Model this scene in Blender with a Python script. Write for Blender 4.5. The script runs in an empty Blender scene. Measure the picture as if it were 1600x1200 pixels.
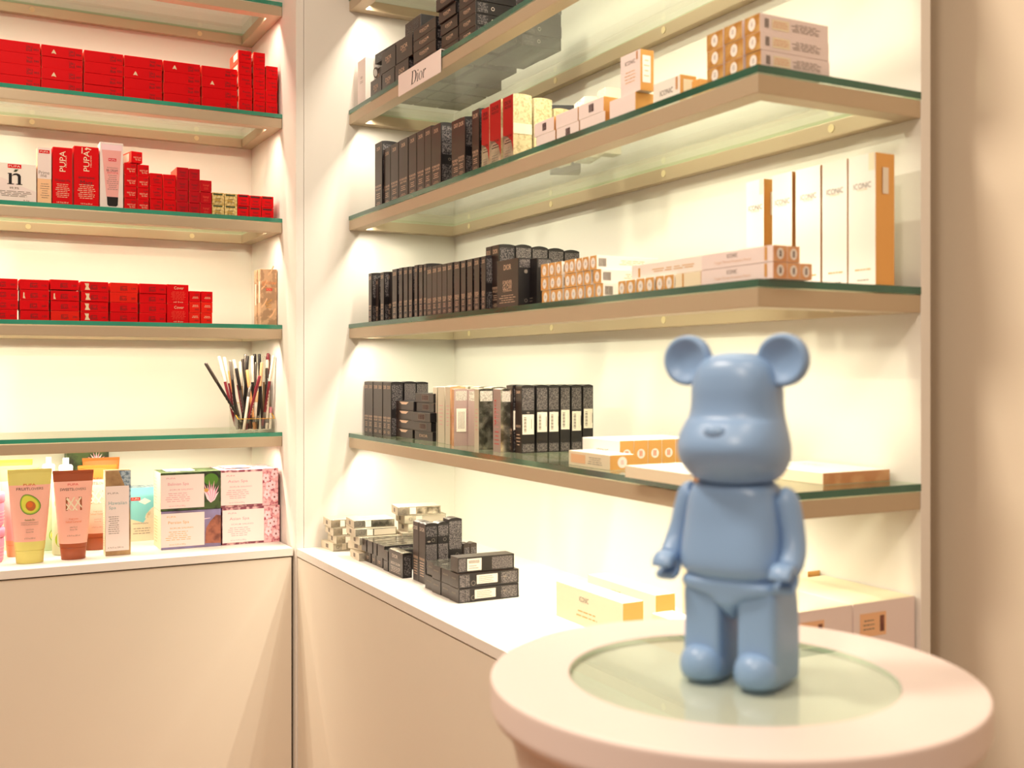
import bpy, bmesh, math, random
from mathutils import Vector, Matrix
random.seed(7)
C = bpy.context.scene.collection
sc = bpy.context.scene
PI = math.pi
EYE = 1.30                      # camera height above the floor
YAW = math.radians(28.078)      # heading, clockwise from +Y
FPX = 1686.87                   # focal length in pixels of a 1600 px wide frame
HOR = 578.5                     # row of the horizon
SN, CS = math.sin(YAW), math.cos(YAW)

# ---------------------------------------------------------------- camera
cam_d = bpy.data.cameras.new('camera'); cam = bpy.data.objects.new('camera', cam_d); C.objects.link(cam)
cam.location = (0, 0, EYE); cam.rotation_euler = (PI / 2, 0, -YAW)
cam_d.sensor_width = 36; cam_d.lens = 36 * FPX / 1600
cam_d.shift_y = -(600 - HOR) / 1600
cam_d.clip_start = 0.02
cam_d.dof.use_dof = True; cam_d.dof.focus_distance = 2.45; cam_d.dof.aperture_fstop = 5.4
sc.camera = cam

# ---------------------------------------------------------------- world, exposure
sc.view_settings.view_transform = 'Standard'; sc.view_settings.look = 'None'
sc.view_settings.gamma = 1; sc.view_settings.exposure = 0.0
sc.view_settings.use_curve_mapping = False
W = bpy.data.worlds.new('world'); sc.world = W; W.use_nodes = True
W.node_tree.nodes['Background'].inputs[0].default_value = (1.0, 0.75, 0.55, 1)
W.node_tree.nodes['Background'].inputs[1].default_value = 0.36
sc.cycles.max_bounces = 10; sc.cycles.diffuse_bounces = 5; sc.cycles.glossy_bounces = 5
sc.cycles.transparent_max_bounces = 24; sc.cycles.transmission_bounces = 6
sc.cycles.caustics_reflective = False; sc.cycles.caustics_refractive = False
sc.cycles.sample_clamp_indirect = 4.0

LED_COL = (1.0, 0.895, 0.72)
LED_COL_LEFT = (1.0, 0.83, 0.64)
CEIL_COL = (1.0, 0.86, 0.70)
LED_W = 3.0                     # watts per metre of shelf light
CEIL_W = 27.0

def area_light(name, loc, sx, sy, power, col, rot=(0, 0, 0), parent=None, spread=PI):
    d = bpy.data.lights.new(name, 'AREA'); d.shape = 'RECTANGLE'; d.size = sx; d.size_y = sy
    d.energy = power; d.color = col; d.spread = spread
    o = bpy.data.objects.new(name, d); C.objects.link(o); o.location = loc; o.rotation_euler = rot
    if parent: o.parent = parent
    return o

# ---------------------------------------------------------------- materials
def lin(h):
    h = h.lstrip('#'); r = []
    for i in (0, 2, 4):
        c = int(h[i:i + 2], 16) / 255
        r.append(c / 12.92 if c <= 0.04045 else ((c + 0.055) / 1.055) ** 2.4)
    return (r[0], r[1], r[2], 1)
MATS = {}
def mat(name, col, rough=0.5, metal=0.0, spec=0.5, coat=0.0, noise=None, bump=None):
    if name in MATS: return MATS[name]
    m = bpy.data.materials.new(name); m.use_nodes = True; nt = m.node_tree; b = nt.nodes['Principled BSDF']
    c = lin(col) if isinstance(col, str) else col
    b.inputs['Base Color'].default_value = c; b.inputs['Roughness'].default_value = rough
    b.inputs['Metallic'].default_value = metal; b.inputs['Specular IOR Level'].default_value = spec
    b.inputs['Coat Weight'].default_value = coat
    if noise:
        scale, other, lo, hi = noise
        tc = nt.nodes.new('ShaderNodeTexCoord'); n = nt.nodes.new('ShaderNodeTexNoise'); n.inputs['Scale'].default_value = scale
        n.inputs['Detail'].default_value = 3
        r = nt.nodes.new('ShaderNodeValToRGB'); r.color_ramp.elements[0].position = lo; r.color_ramp.elements[1].position = hi
        r.color_ramp.elements[0].color = c; r.color_ramp.elements[1].color = lin(other) if isinstance(other, str) else other
        nt.links.new(tc.outputs['Object'], n.inputs['Vector']); nt.links.new(n.outputs['Fac'], r.inputs['Fac'])
        nt.links.new(r.outputs['Color'], b.inputs['Base Color'])
    if bump:
        tc = nt.nodes.new('ShaderNodeTexCoord'); n = nt.nodes.new('ShaderNodeTexNoise'); n.inputs['Scale'].default_value = bump[0]
        bm_ = nt.nodes.new('ShaderNodeBump'); bm_.inputs['Strength'].default_value = bump[1]; bm_.inputs['Distance'].default_value = 0.001
        nt.links.new(tc.outputs['Object'], n.inputs['Vector']); nt.links.new(n.outputs['Fac'], bm_.inputs['Height'])
        nt.links.new(bm_.outputs['Normal'], b.inputs['Normal'])
    MATS[name] = m
    return m
def glass_mat(name, tint, ior=1.5, rough=0.0):
    m = bpy.data.materials.new(name); m.use_nodes = True; nt = m.node_tree
    for n in list(nt.nodes): nt.nodes.remove(n)
    out = nt.nodes.new('ShaderNodeOutputMaterial'); mx = nt.nodes.new('ShaderNodeMixShader')
    tr = nt.nodes.new('ShaderNodeBsdfTransparent'); gl = nt.nodes.new('ShaderNodeBsdfGlossy'); fr = nt.nodes.new('ShaderNodeFresnel')
    tr.inputs[0].default_value = tint; gl.inputs[0].default_value = (1, 1, 1, 1); gl.inputs['Roughness'].default_value = rough
    fr.inputs[0].default_value = ior
    # fresnel of the pane from the outer side whichever face is met
    geo = nt.nodes.new('ShaderNodeNewGeometry'); dotn = nt.nodes.new('ShaderNodeVectorMath'); dotn.operation = 'DOT_PRODUCT'
    ab = nt.nodes.new('ShaderNodeMath'); ab.operation = 'ABSOLUTE'
    om = nt.nodes.new('ShaderNodeMath'); om.operation = 'SUBTRACT'; om.inputs[0].default_value = 1
    pw = nt.nodes.new('ShaderNodeMath'); pw.operation = 'POWER'; pw.inputs[1].default_value = 5
    ma = nt.nodes.new('ShaderNodeMath'); ma.operation = 'MULTIPLY_ADD'; ma.inputs[1].default_value = 0.96; ma.inputs[2].default_value = 0.04
    nt.links.new(geo.outputs['Normal'], dotn.inputs[0]); nt.links.new(geo.outputs['Incoming'], dotn.inputs[1])
    nt.links.new(dotn.outputs['Value'], ab.inputs[0]); nt.links.new(ab.outputs[0], om.inputs[1])
    nt.links.new(om.outputs[0], pw.inputs[0]); nt.links.new(pw.outputs[0], ma.inputs[0])
    nt.links.new(ma.outputs[0], mx.inputs[0]); nt.links.new(tr.outputs[0], mx.inputs[1]); nt.links.new(gl.outputs[0], mx.inputs[2])
    nt.links.new(mx.outputs[0], out.inputs[0]); nt.nodes.remove(fr)
    MATS[name] = m
    return m
def emis(name, col, s):
    m = bpy.data.materials.new(name); m.use_nodes = True; nt = m.node_tree; nt.nodes.remove(nt.nodes['Principled BSDF'])
    e = nt.nodes.new('ShaderNodeEmission'); e.inputs[0].default_value = (*col, 1); e.inputs[1].default_value = s
    nt.links.new(e.outputs[0], nt.nodes['Material Output'].inputs[0]); MATS[name] = m
    return m

M = dict(
    white=mat('white_laminate', '#ebe6de', 0.42, spec=0.35),
    door=mat('cabinet_front', '#e4dbcb', 0.45, spec=0.3),
    seam=mat('dark_seam', '#5a4a35', 0.8),
    wall=mat('wall_paint', '#e4d5c0', 0.9, spec=0.1, bump=(180, 0.15)),
    floor=mat('floor_wood', '#a9764b', 0.45, noise=(6, '#8a5c38', 0.35, 0.7)),
    ceiling=mat('ceiling_paint', '#e6e0d6', 0.9),
    rail=mat('champagne_metal', '#bcaa90', 0.45, metal=0.4, bump=(900, 0.12)),
    cap=mat('plastic_cap', '#d8c69c', 0.5),
    screw=mat('screw_metal', '#806030', 0.35, metal=0.9),
    glass=glass_mat('shelf_glass', (0.90, 0.955, 0.90, 1)),
    edge=mat('glass_edge', (0.008, 0.07, 0.042, 1), 0.10, spec=0.8, noise=(4, (0.02, 0.17, 0.11, 1), 0.35, 0.7)),
    edgeleft=mat('teal_glass_edge', (0.015, 0.19, 0.12, 1), 0.10, spec=0.8, noise=(4, (0.03, 0.30, 0.20, 1), 0.35, 0.7)), backedge=mat('clear_back_edge', '#b9c7a4', 0.3),
    clearedge=mat('table_glass_edge', '#dde6d2', 0.2),
    tglass=glass_mat('table_glass', (0.82, 0.94, 0.87, 1)),
    acrylic=glass_mat('clear_acrylic', (0.95, 0.95, 0.93, 1)),
    led=emis('led_diffuser', LED_COL, 6.0),
    tabletop=mat('table_lacquer', '#e6d5cf', 0.38, spec=0.4),
    tablerim=mat('table_rim', '#d9b79c', 0.45),
    bear=mat('matt_blue', '#84a4cc', 0.36, spec=0.5),
    red=mat('red_carton', '#d4000c', 0.55, spec=0.15), red2=mat('orange_red_carton', '#e01f10', 0.55, spec=0.15), red3=mat('crimson_carton', '#b80c1a', 0.55, spec=0.15),
    rededge=mat('worn_red_edge', '#f06a45', 0.5), darkedge=mat('worn_dark_edge', '#8a7a6c', 0.5),
    qrless=mat('pale_patterned_print', '#cfc6b8', 0.6, noise=(500, '#9d9488', 0.45, 0.6)),
    inkwarm=mat('warm_dark_ink', '#5a4c40', 0.5),
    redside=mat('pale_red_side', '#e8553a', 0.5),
    foilred=mat('red_foil', '#c02020', 0.28, metal=0.55),
    chip=mat('torn_paper', '#e8cfae', 0.8), inkdark=mat('dark_ink', '#3a0a0a', 0.6), inkblack=mat('black_ink', '#14100e', 0.5),
    inkgrey=mat('grey_ink', '#7b7066', 0.6), inkpale=mat('pale_ink', '#e9d8cb', 0.5), inkrose=mat('rose_gold_ink', '#e0bca0', 0.4),
    inkpink=mat('pink_ink', '#e0909c', 0.6), inkgold=mat('gold_ink', '#dca350', 0.5), inkred=mat('red_ink', '#d0202a', 0.5),
    inkteal=mat('teal_ink', '#7fa3a6', 0.5), inkorange=mat('orange_ink', '#dd7a50', 0.5),
    dark=mat('dark_brown_carton', '#2f211c', 0.34, spec=0.6), black=mat('black_carton', '#141012', 0.38, spec=0.5),
    speck=mat('patterned_black', '#16131a', 0.45, noise=(420, '#6b6462', 0.44, 0.62)),
    speckfine=mat('small_print_pattern', '#221d22', 0.5, noise=(700, '#857c78', 0.42, 0.66)),
    paper=mat('white_carton', '#f1e9e0', 0.5), cream=mat('cream_carton', '#eee0c2', 0.5), sticker=mat('sticker_paper', '#efe4d2', 0.6),
    blush=mat('pink_white_carton', '#ecdcd8', 0.5), peach=mat('peach_carton', '#f0bf92', 0.5), pinkcard=mat('pink_carton', '#eba8a4', 0.5),
    gold=mat('gold_foil', '#dfa860', 0.3, metal=0.45), goldpat=mat('gold_pattern_foil', '#c9a24a', 0.35, metal=0.4, noise=(160, '#f0dca0', 0.4, 0.6)),
    copper=mat('copper_foil', '#cf9468', 0.35, metal=0.3, noise=(28, '#e3b284', 0.4, 0.6)),
    bronze=mat('bronze_foil', '#bf8842', 0.35, metal=0.3, noise=(60, '#d9ae6a', 0.42, 0.65)),
    silver=mat('silver_foil', '#9a9486', 0.2, metal=0.8, noise=(35, '#d8d2c2', 0.35, 0.65)),
    silverdark=mat('dark_silver_foil', '#6a675c', 0.22, metal=0.85, noise=(55, '#e8e4d4', 0.42, 0.72)),
    silverpale=mat('pale_silver_card', '#cfc4ae', 0.4, metal=0.15),
    mauve=mat('mauve_carton', '#a88f88', 0.4), wave=mat('waved_beige', '#cfa883', 0.5, noise=(38, '#a98767', 0.46, 0.52)),
    glowink=mat('orange_glow_ink', '#d98a52', 0.5),
    cream2=mat('creamy_pearl', '#d3c49a', 0.4, noise=(220, '#a89a70', 0.45, 0.7)),
    glitter=mat('gold_glitter', '#f4ead0', 0.4, noise=(170, '#b98a30', 0.52, 0.62)),
    avocap=mat('lime_yellow_plastic', '#d9cf76', 0.38), label=mat('salmon_label', '#f1b5a4', 0.42), brown=mat('chocolate_plastic', '#9a4a28', 0.35),
    lime=mat('mint_plastic', '#d3ecc9', 0.3), pump=mat('white_plastic', '#f7f4ea', 0.3), pinkjar=mat('pink_plastic', '#f09ac6', 0.35),
    tanp=mat('tan_plastic', '#d9a878', 0.4), orange=mat('orange_plastic', '#d96a25', 0.4), yellow=mat('yellow_plastic', '#e6d65e', 0.4),
    avoskin=mat('avocado_skin', '#4c7a26', 0.5), avoflesh=mat('avocado_flesh', '#d9d84e', 0.5), avomid=mat('avocado_green', '#9ebf3c', 0.5),
    stone=mat('avocado_stone', '#b5622a', 0.5), choco=mat('chocolate_print', '#96502a', 0.5), limep=mat('lime_print', '#8fc21f', 0.4), limef=mat('lime_flesh', '#e2ec4a', 0.4),
    earth=mat('wood_photo', '#8a6a48', 0.5, noise=(30, '#b59468', 0.35, 0.65)), sea=mat('sea_photo', '#a8bac6', 0.5, noise=(120, '#5d7386', 0.45, 0.6)),
    turq=mat('turquoise_photo', '#7fcbd0', 0.5), sand=mat('sand_photo', '#e9dcc0', 0.5, noise=(60, '#b79a60', 0.5, 0.66)),
    leaf=mat('leaf_photo', '#43562f', 0.5, noise=(45, '#1f241c', 0.45, 0.65)), lotus=mat('lotus_photo', '#f0a3bd', 0.5), lotus2=mat('lotus_pale', '#f7d6df', 0.5),
    rock=mat('rock_photo', '#a0604a', 0.5, noise=(50, '#6b3c34', 0.4, 0.65)), dusk=mat('dusk_photo', '#8f86b2', 0.5, noise=(9, '#6f5a6a', 0.4, 0.6)),
    blossom=mat('blossom_photo', '#f2b7bd', 0.5, noise=(95, '#a32c4c', 0.5, 0.66)), blossomdark=mat('blossom_edge', '#8c4658', 0.5, noise=(70, '#e8b9bb', 0.45, 0.6)),
    penblack=mat('pen_black', '#171212', 0.3), pengrey=mat('pen_grey', '#4d4340', 0.3, metal=0.3), penmar=mat('pen_maroon', '#7a2430', 0.3),
    pensil=mat('pen_silver', '#8d8780', 0.25, metal=0.7), penpeach=mat('pen_peach', '#e2a36a', 0.4), penbeige=mat('pen_beige', '#c9a276', 0.4),
    penclear=glass_mat('clear_cap', (0.93, 0.92, 0.90, 1)), goldtrim=mat('gold_trim', '#e0a520', 0.3, metal=0.3),
)

# ---------------------------------------------------------------- pixel <-> place
def RY(X, u):                   # y where the column u meets the plane x = X
    k = (u - 800) / FPX
    return X * (CS - k * SN) / (SN + k * CS)
def LX(Y, u):                   # x where the column u meets the plane y = Y
    k = (u - 800) / FPX
    return Y * (SN + k * CS) / (CS - k * SN)
def HZ(X, Y, v): return (HOR - v) * (X * SN + Y * CS) / FPX + EYE
def ONZ(z, u, v):
    d = (z - EYE) * FPX / (HOR - v); l = (u - 800) / FPX * d
    return (d * SN + l * CS, d * CS - l * SN)

# ---------------------------------------------------------------- object helpers
USED = {}
def tag(o, label=None, cat=None, group=None, kind=None):
    if label:
        if label in USED: print('DUPLICATE LABEL', label)
        USED[label] = 1
        if not 4 <= len(label.split()) <= 16: print('LABEL LENGTH', len(label.split()), label)
        o['label'] = label
    if cat: o['category'] = cat
    if group: o['group'] = group
    if kind: o['kind'] = kind
    return o
def empty(name, loc, rz=0):
    o = bpy.data.objects.new(name, None); C.objects.link(o); o.location = loc; o.rotation_euler = (0, 0, rz); o.empty_display_size = 0.02
    return o
def link(name, me, parent=None, loc=(0, 0, 0), rz=0, rot=None):
    o = bpy.data.objects.new(name, me); C.objects.link(o); o.location = loc
    o.rotation_euler = rot if rot else (0, 0, rz)
    if parent: o.parent = parent
    return o
class G:
    """collects faces with material slots"""
    def __init__(s): s.v = []; s.f = []; s.m = []; s.sm = []; s.mats = []
    def mi(s, m):
        if m not in s.mats: s.mats.append(m)
        return s.mats.index(m)
    def face(s, pts, m, smooth=False):
        n = len(s.v); s.v += [tuple(p) for p in pts]; s.f.append(tuple(range(n, n + len(pts)))); s.m.append(s.mi(m)); s.sm.append(smooth)
    def mesh(s, vs, fs, m, smooth=False):
        n = len(s.v); s.v += [tuple(p) for p in vs]; k = s.mi(m)
        for f in fs: s.f.append(tuple(i + n for i in f)); s.m.append(k); s.sm.append(smooth)
    def box(s, x0, y0, z0, x1, y1, z1, m, ms=None, bev=0.0):
        bm = bmesh.new(); bmesh.ops.create_cube(bm, size=1)
        for v in bm.verts: v.co = Vector(((x0 + x1) / 2 + v.co.x * (x1 - x0), (y0 + y1) / 2 + v.co.y * (y1 - y0), (z0 + z1) / 2 + v.co.z * (z1 - z0)))
        if bev: bmesh.ops.bevel(bm, geom=bm.edges[:], offset=bev, segments=2, affect='EDGES', profile=0.7)
        bm.normal_update(); n = len(s.v); s.v += [tuple(v.co) for v in bm.verts]; bm.verts.index_update()
        for f in bm.faces:
            k = m
            if ms:
                nn = f.normal; a = max(range(3), key=lambda i: abs(nn[i])); key = ('L', 'R')[nn[0] > 0] if a == 0 else (('F', 'B')[nn[1] > 0] if a == 1 else ('K', 'T')[nn[2] > 0])
                k = ms.get(key, m)
                if 'E' in ms and max(abs(nn[0]), abs(nn[1]), abs(nn[2])) < 0.98: k = ms['E']
            s.f.append(tuple(v.index + n for v in f.verts)); s.m.append(s.mi(k)); s.sm.append(False)
        bm.free()
    def build(s, name):
        me = bpy.data.meshes.new(name); me.from_pydata(s.v, [], s.f)
        for m in s.mats: me.materials.append(M[m] if isinstance(m, str) else m)
        me.polygons.foreach_set('material_index', s.m); me.polygons.foreach_set('use_smooth', s.sm); me.update()
        return me
def part(name, g, parent, **kw): return link(name, g.build(name), parent, **kw)

GL = {}
def glyph(text):
    if text in GL: return GL[text]
    c = bpy.data.curves.new('t', 'FONT'); c.body = text; c.size = 1; c.resolution_u = 2
    o = bpy.data.objects.new('t', c); C.objects.link(o)
    me = bpy.data.meshes.new_from_object(o.evaluated_get(bpy.context.evaluated_depsgraph_get()))
    vs = [(v.co.x, v.co.y) for v in me.vertices]; fs = [tuple(p.vertices) for p in me.polygons]
    bpy.data.objects.remove(o); bpy.data.curves.remove(c); bpy.data.meshes.remove(me)
    x0 = min(v[0] for v in vs); x1 = max(v[0] for v in vs); y1 = max(v[1] for v in vs); y0 = min(v[1] for v in vs)
    GL[text] = ([((v[0] - x0) / (x1 - x0) - 0.5, (v[1] - y0) / (y1 - y0) - 0.5) for v in vs], fs, (x1 - x0) / (y1 - y0))
    return GL[text]
def ring(cx, cy, rx, ry, tx, ty, a0=0, a1=360, n=24, sx=0):
    """crescent / ring between an outer and an inner ellipse (thick-and-thin strokes)"""
    vs = []; fs = []
    for i in range(n + 1):
        a = math.radians(a0 + (a1 - a0) * i / n)
        vs.append((cx + rx * math.cos(a), cy + ry * math.sin(a))); vs.append((cx + sx + (rx - tx) * math.cos(a), cy + (ry - ty) * math.sin(a)))
    for i in range(n): fs.append((2 * i, 2 * i + 2, 2 * i + 3, 2 * i + 1))
    return vs, fs
def serif_dior(slant=0.12):
    """Dior in high-contrast roman letters: unit height of D = 1"""
    V = []; F = []
    def add(vs, fs):
        n = len(V); V.extend(vs); F.extend([tuple(i + n for i in f) for f in fs])
    def rc(x0, y0, x1, y1): add([(x0, y0), (x1, y0), (x1, y1), (x0, y1)], [(0, 1, 2, 3)])
    rc(0.10, 0, 0.22, 1); rc(0, 0, 0.32, 0.03); rc(0, 0.97, 0.32, 1)
    rc(0.2, 0.0, 0.36, 0.035); rc(0.2, 0.965, 0.36, 1)
    add(*ring(0.34, 0.5, 0.44, 0.5, 0.15, 0.035, -90, 90))
    rc(0.92, 0, 1.0, 0.62); rc(0.86, 0, 1.06, 0.025); rc(0.87, 0.6, 0.96, 0.625); add(*ring(0.955, 0.82, 0.055, 0.06, 0.054, 0.059))
    add(*ring(1.38, 0.31, 0.25, 0.325, 0.085, 0.025))
    rc(1.76, 0, 1.84, 0.62); rc(1.70, 0, 1.92, 0.025); rc(1.71, 0.6, 1.8, 0.625)
    add(*ring(1.98, 0.44, 0.14, 0.19, 0.05, 0.05, 60, 165)); add(*ring(2.05, 0.57, 0.05, 0.055, 0.049, 0.054))
    W_ = 2.1
    return [((x + slant * (y - 0.5)) / W_ - 0.5, y - 0.5) for x, y in V], F, W_
GL['@Dior'] = serif_dior()

def frame_of(face, w, d, h):
    return {'F': ((0, 0, 0), (1, 0, 0), (0, 0, 1), (0, -1, 0), w, h), 'R': ((w, 0, 0), (0, 1, 0), (0, 0, 1), (1, 0, 0), d, h),
            'L': ((0, d, 0), (0, -1, 0), (0, 0, 1), (-1, 0, 0), d, h), 'T': ((0, 0, h), (1, 0, 0), (0, 1, 0), (0, 0, 1), w, d),
            'K': ((0, d, 0), (1, 0, 0), (0, -1, 0), (0, 0, -1), w, d)}[face]
def flat2d(kind, a):
    """2D verts/faces of a decal in face units (0..1 both ways, W,H metres given)"""
    W_, H_ = a['WH']
    if kind == 'rect': x0, y0, x1, y1 = a['r']; return [(x0 * W_, y0 * H_), (x1 * W_, y0 * H_), (x1 * W_, y1 * H_), (x0 * W_, y1 * H_)], [(0, 1, 2, 3)]
    if kind == 'poly': return [(x * W_, y * H_) for x, y in a['r']], [tuple(range(len(a['r'])))]
    if kind == 'disc':
        cx, cy, rx, ry = a['r']; n = 20
        return [(cx * W_ + rx * math.cos(2 * PI * i / n), cy * H_ + ry * math.sin(2 * PI * i / n)) for i in range(n)], [tuple(range(n))]
    if kind == 'ring':
        cx, cy, r, t = a['r']; return ring(cx * W_, cy * H_, r, r, t, t, n=14)
    if kind == 'text':
        cx, cy, tw, th, s, rot = a['r']; vs, fs, asp = glyph(s)
        ca, sa = math.cos(rot), math.sin(rot)
        if th is None: th = tw / asp
        if tw is None: tw = th * asp
        return [(cx * W_ + (x * tw) * ca - (y * th) * sa, cy * H_ + (x * tw) * sa + (y * th) * ca) for x, y in vs], fs
    if kind == 'bars':            # lines of print too small to read
        x0, y0, x1, y1, n, fill = a['r']; rnd = random.Random(a.get('seed', 3)); vs = []; fs = []
        step = (y1 - y0) / n
        for i in range(n):
            w = (x1 - x0) * rnd.uniform(0.6, 1); cx = (x0 + x1) / 2; yy = y1 - (i + 0.5) * step; t = step * fill / 2; k = cx - w / 2
            while k < cx + w / 2 - 1e-4:
                e = min(k + w * rnd.uniform(0.12, 0.3), cx + w / 2)
                b = len(vs); vs += [(k * W_, (yy - t) * H_), (e * W_, (yy - t) * H_), (e * W_, (yy + t) * H_), (k * W_, (yy + t) * H_)]; fs.append((b, b + 1, b + 2, b + 3))
                k = e + w * 0.05
        return vs, fs
    if kind == 'barcode':
        x0, y0, x1, y1, n = a['r']; rnd = random.Random(5); vs = []; fs = []; k = x0; st = (x1 - x0) / n
        for i in range(n):
            w = st * rnd.choice((0.35, 0.6, 0.75)); b = len(vs); xx = x0 + i * st
            vs += [(xx * W_, y0 * H_), ((xx + w) * W_, y0 * H_), ((xx + w) * W_, y1 * H_), (xx * W_, y1 * H_)]; fs.append((b, b + 1, b + 2, b + 3))
        return vs, fs
CM = {}
def carton(key, w, d, h, m, ms=None, decals=(), bulge=0.0):
    """a folded carton, front face on y = 0, lower front left corner at the origin"""
    ck = (key, round(w, 4), round(d, 4), round(h, 4))
    if ck in CM: return CM[ck]
    g = G(); ms = ms or {}
    if bulge:
        n = 6; e = 0.0007
        prof = [(0, 0), (d, 0)] + [(d * (1 - i / n), h - bulge + bulge * math.sin(PI * i / n) ** 0.8) for i in range(n + 1)]
        g.face([(0, y, z) for y, z in reversed(prof)], ms.get('L', m)); g.face([(w, y, z) for y, z in prof], ms.get('R', m))
        for i in range(len(prof)):
            a, b = prof[i], prof[(i + 1) % len(prof)]
            fm = 'K' if i == 0 else 'B' if i == 1 else 'F' if i == len(prof) - 1 else 'T'
            g.face([(0, a[0], a[1]), (w, a[0], a[1]), (w, b[0], b[1]), (0, b[0], b[1])][::-1], ms.get(fm, m))
        h_ = h - bulge
    else:
        if m in ('red', 'red2', 'red3'): ms = dict(ms, E='rededge')
        if m in ('dark', 'black'): ms = dict(ms, E='darkedge')
        g.box(0, 0, 0, w, d, h, m, ms, bev=min(0.0012 if m in ('red', 'red2', 'red3') else 0.0008, w * 0.06, h * 0.06)); h_ = h
    for k, dc in enumerate(decals):
        face, kind, mm, r = dc[:4]
        o, ux, vx, nn, W_, H_ = frame_of(face, w, d, h_)
        vs, fs = flat2d(kind, dict(r=r, WH=(W_, H_), seed=k))
        off = 0.00025 + 0.00006 * k
        g.mesh([tuple(o[i] + ux[i] * x + vx[i] * y + nn[i] * off for i in range(3)) for x, y in vs], fs, mm)
    CM[ck] = g.build(key); return CM[ck]
ORD = ['first', 'second', 'third', 'fourth', 'fifth', 'sixth', 'seventh', 'eighth', 'ninth', 'tenth', 'eleventh', 'twelfth', 'thirteenth', 'fourteenth', 'fifteenth', 'sixteenth']
def level(k, n):
    """k counted from the bottom"""
    if n == 1: return 'only'
    if k == n - 1: return 'top'
    if k == 0: return 'bottom'
    if n == 3: return 'middle'
    return {1: 'second-lowest', 2: 'third-lowest', 3: 'fourth-lowest'}[k]
def putL(name, me, X, Y, z, label, cat, group=None, rz=0):
    return tag(link(name, me, loc=(X, Y, z), rz=rz), label, cat, group)
def putR(name, me, X, Y, z, label, cat, group=None, rz=0):
    return tag(link(name, me, loc=(X, Y, z), rz=-PI / 2 + rz), label, cat, group)

# shelf heights (top of the glass)
ZS = [EYE + 0.8916, EYE + 0.6204, EYE + 0.3675, EYE + 0.1099, EYE - 0.1501]
ZC = EYE - 0.416
XF, YE, XB, YS = 0.871, 1.005, 1.149, 2.460          # right shelves: front, free end, back panel, side panel
YF, XS, YB = 2.573, 0.741, 2.861                      # left shelves: front, side panel, back panel
# ================================================================ the setting
def struct(name, g): return tag(link(name, g.build(name)), kind='structure')
g = G(); g.box(-2.5, -1.2, -0.05, 1.4, 3.1, 0, 'floor'); struct('floor', g)
g = G(); g.box(-2.5, -1.2, 2.85, 1.4, 3.1, 2.9, 'ceiling'); struct('ceiling', g)
g = G(); g.box(-2.5, 2.885, 0, 1.4, 3.1, 2.85, 'wall'); struct('wall_left', g)
g = G(); g.box(1.235, -1.2, 0, 1.4, 2.885, 2.85, 'wall'); struct('wall_right', g)

TOPZ = 2.62
# left display cabinet
cb = tag(empty('display_cabinet', (-0.6, YB, ZC)), 'white wall cabinet at left holding red boxes, against the left wall', 'cabinet')
def wpart(name, parent, bx, m='white', bev=0.0006):
    g = G(); px, py, pz = parent.location
    g.box(bx[0] - px, bx[1] - py, bx[2] - pz, bx[3] - px, bx[4] - py, bx[5] - pz, m, bev=bev); return part(name, g, parent)
wpart('back_panel', cb, (-0.6, YB, ZC, XS, YB + 0.018, TOPZ))
wpart('side_panel', cb, (XS, YS, 0.0, XS + 0.0185, YB + 0.018, TOPZ))
wpart('top_panel', cb, (-0.6, 2.5, TOPZ + 0.0005, XS, YB, TOPZ + 0.02))
cb2 = tag(empty('display_cabinet', (XB, YE, ZC)), 'white open-ended wall cabinet at right behind the blue bear', 'cabinet')
wpart('back_panel', cb2, (XB, YE, 0.0, XB + 0.018, YS, TOPZ))
wpart('side_panel', cb2, (XS + 0.0195, YS, 0.0, XB + 0.018, YS + 0.018, TOPZ))
wpart('top_panel', cb2, (0.80, YE, TOPZ + 0.0005, XB, YS, TOPZ + 0.02))
# counters and base cabinets
g = G(); g.box(-0.6, 2.470, ZC - 0.018, XS - 0.004, YB, ZC, 'white', bev=0.0008)
tag(link('countertop', g.build('countertop')), 'white countertop on the left, carrying tubes and spa boxes', 'countertop')
g = G(); g.box(XS + 0.0015, YE, ZC - 0.018, XB, YS - 0.0005, ZC, 'white', bev=0.0008)
tag(link('countertop', g.build('countertop')), 'white countertop on the right, carrying silver and black boxes', 'countertop')
bc = tag(empty('base_cabinet', (-0.6, 2.478, 0)), 'cream base cabinet below the left countertop', 'cabinet')
wpart('body', bc, (-0.6, 2.492, 0.0, XS - 0.004, YB, ZC - 0.0185), 'seam')
wpart('door', bc, (-0.6, 2.474, 0.06, XS - 0.0065, 2.4915, ZC - 0.0215), 'door', 0.001)
bc2 = tag(empty('base_cabinet', (XS + 0.006, YE, 0)), 'cream base cabinet below the right countertop, half behind the round table', 'cabinet')
wpart('body', bc2, (XS + 0.0215, YE, 0.0, XB - 0.001, YS - 0.001, ZC - 0.0185), 'seam')
wpart('door', bc2, (XS + 0.0035, YE, 0.06, XS + 0.021, YS - 0.002, ZC - 0.0215), 'door', 0.001)

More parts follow.
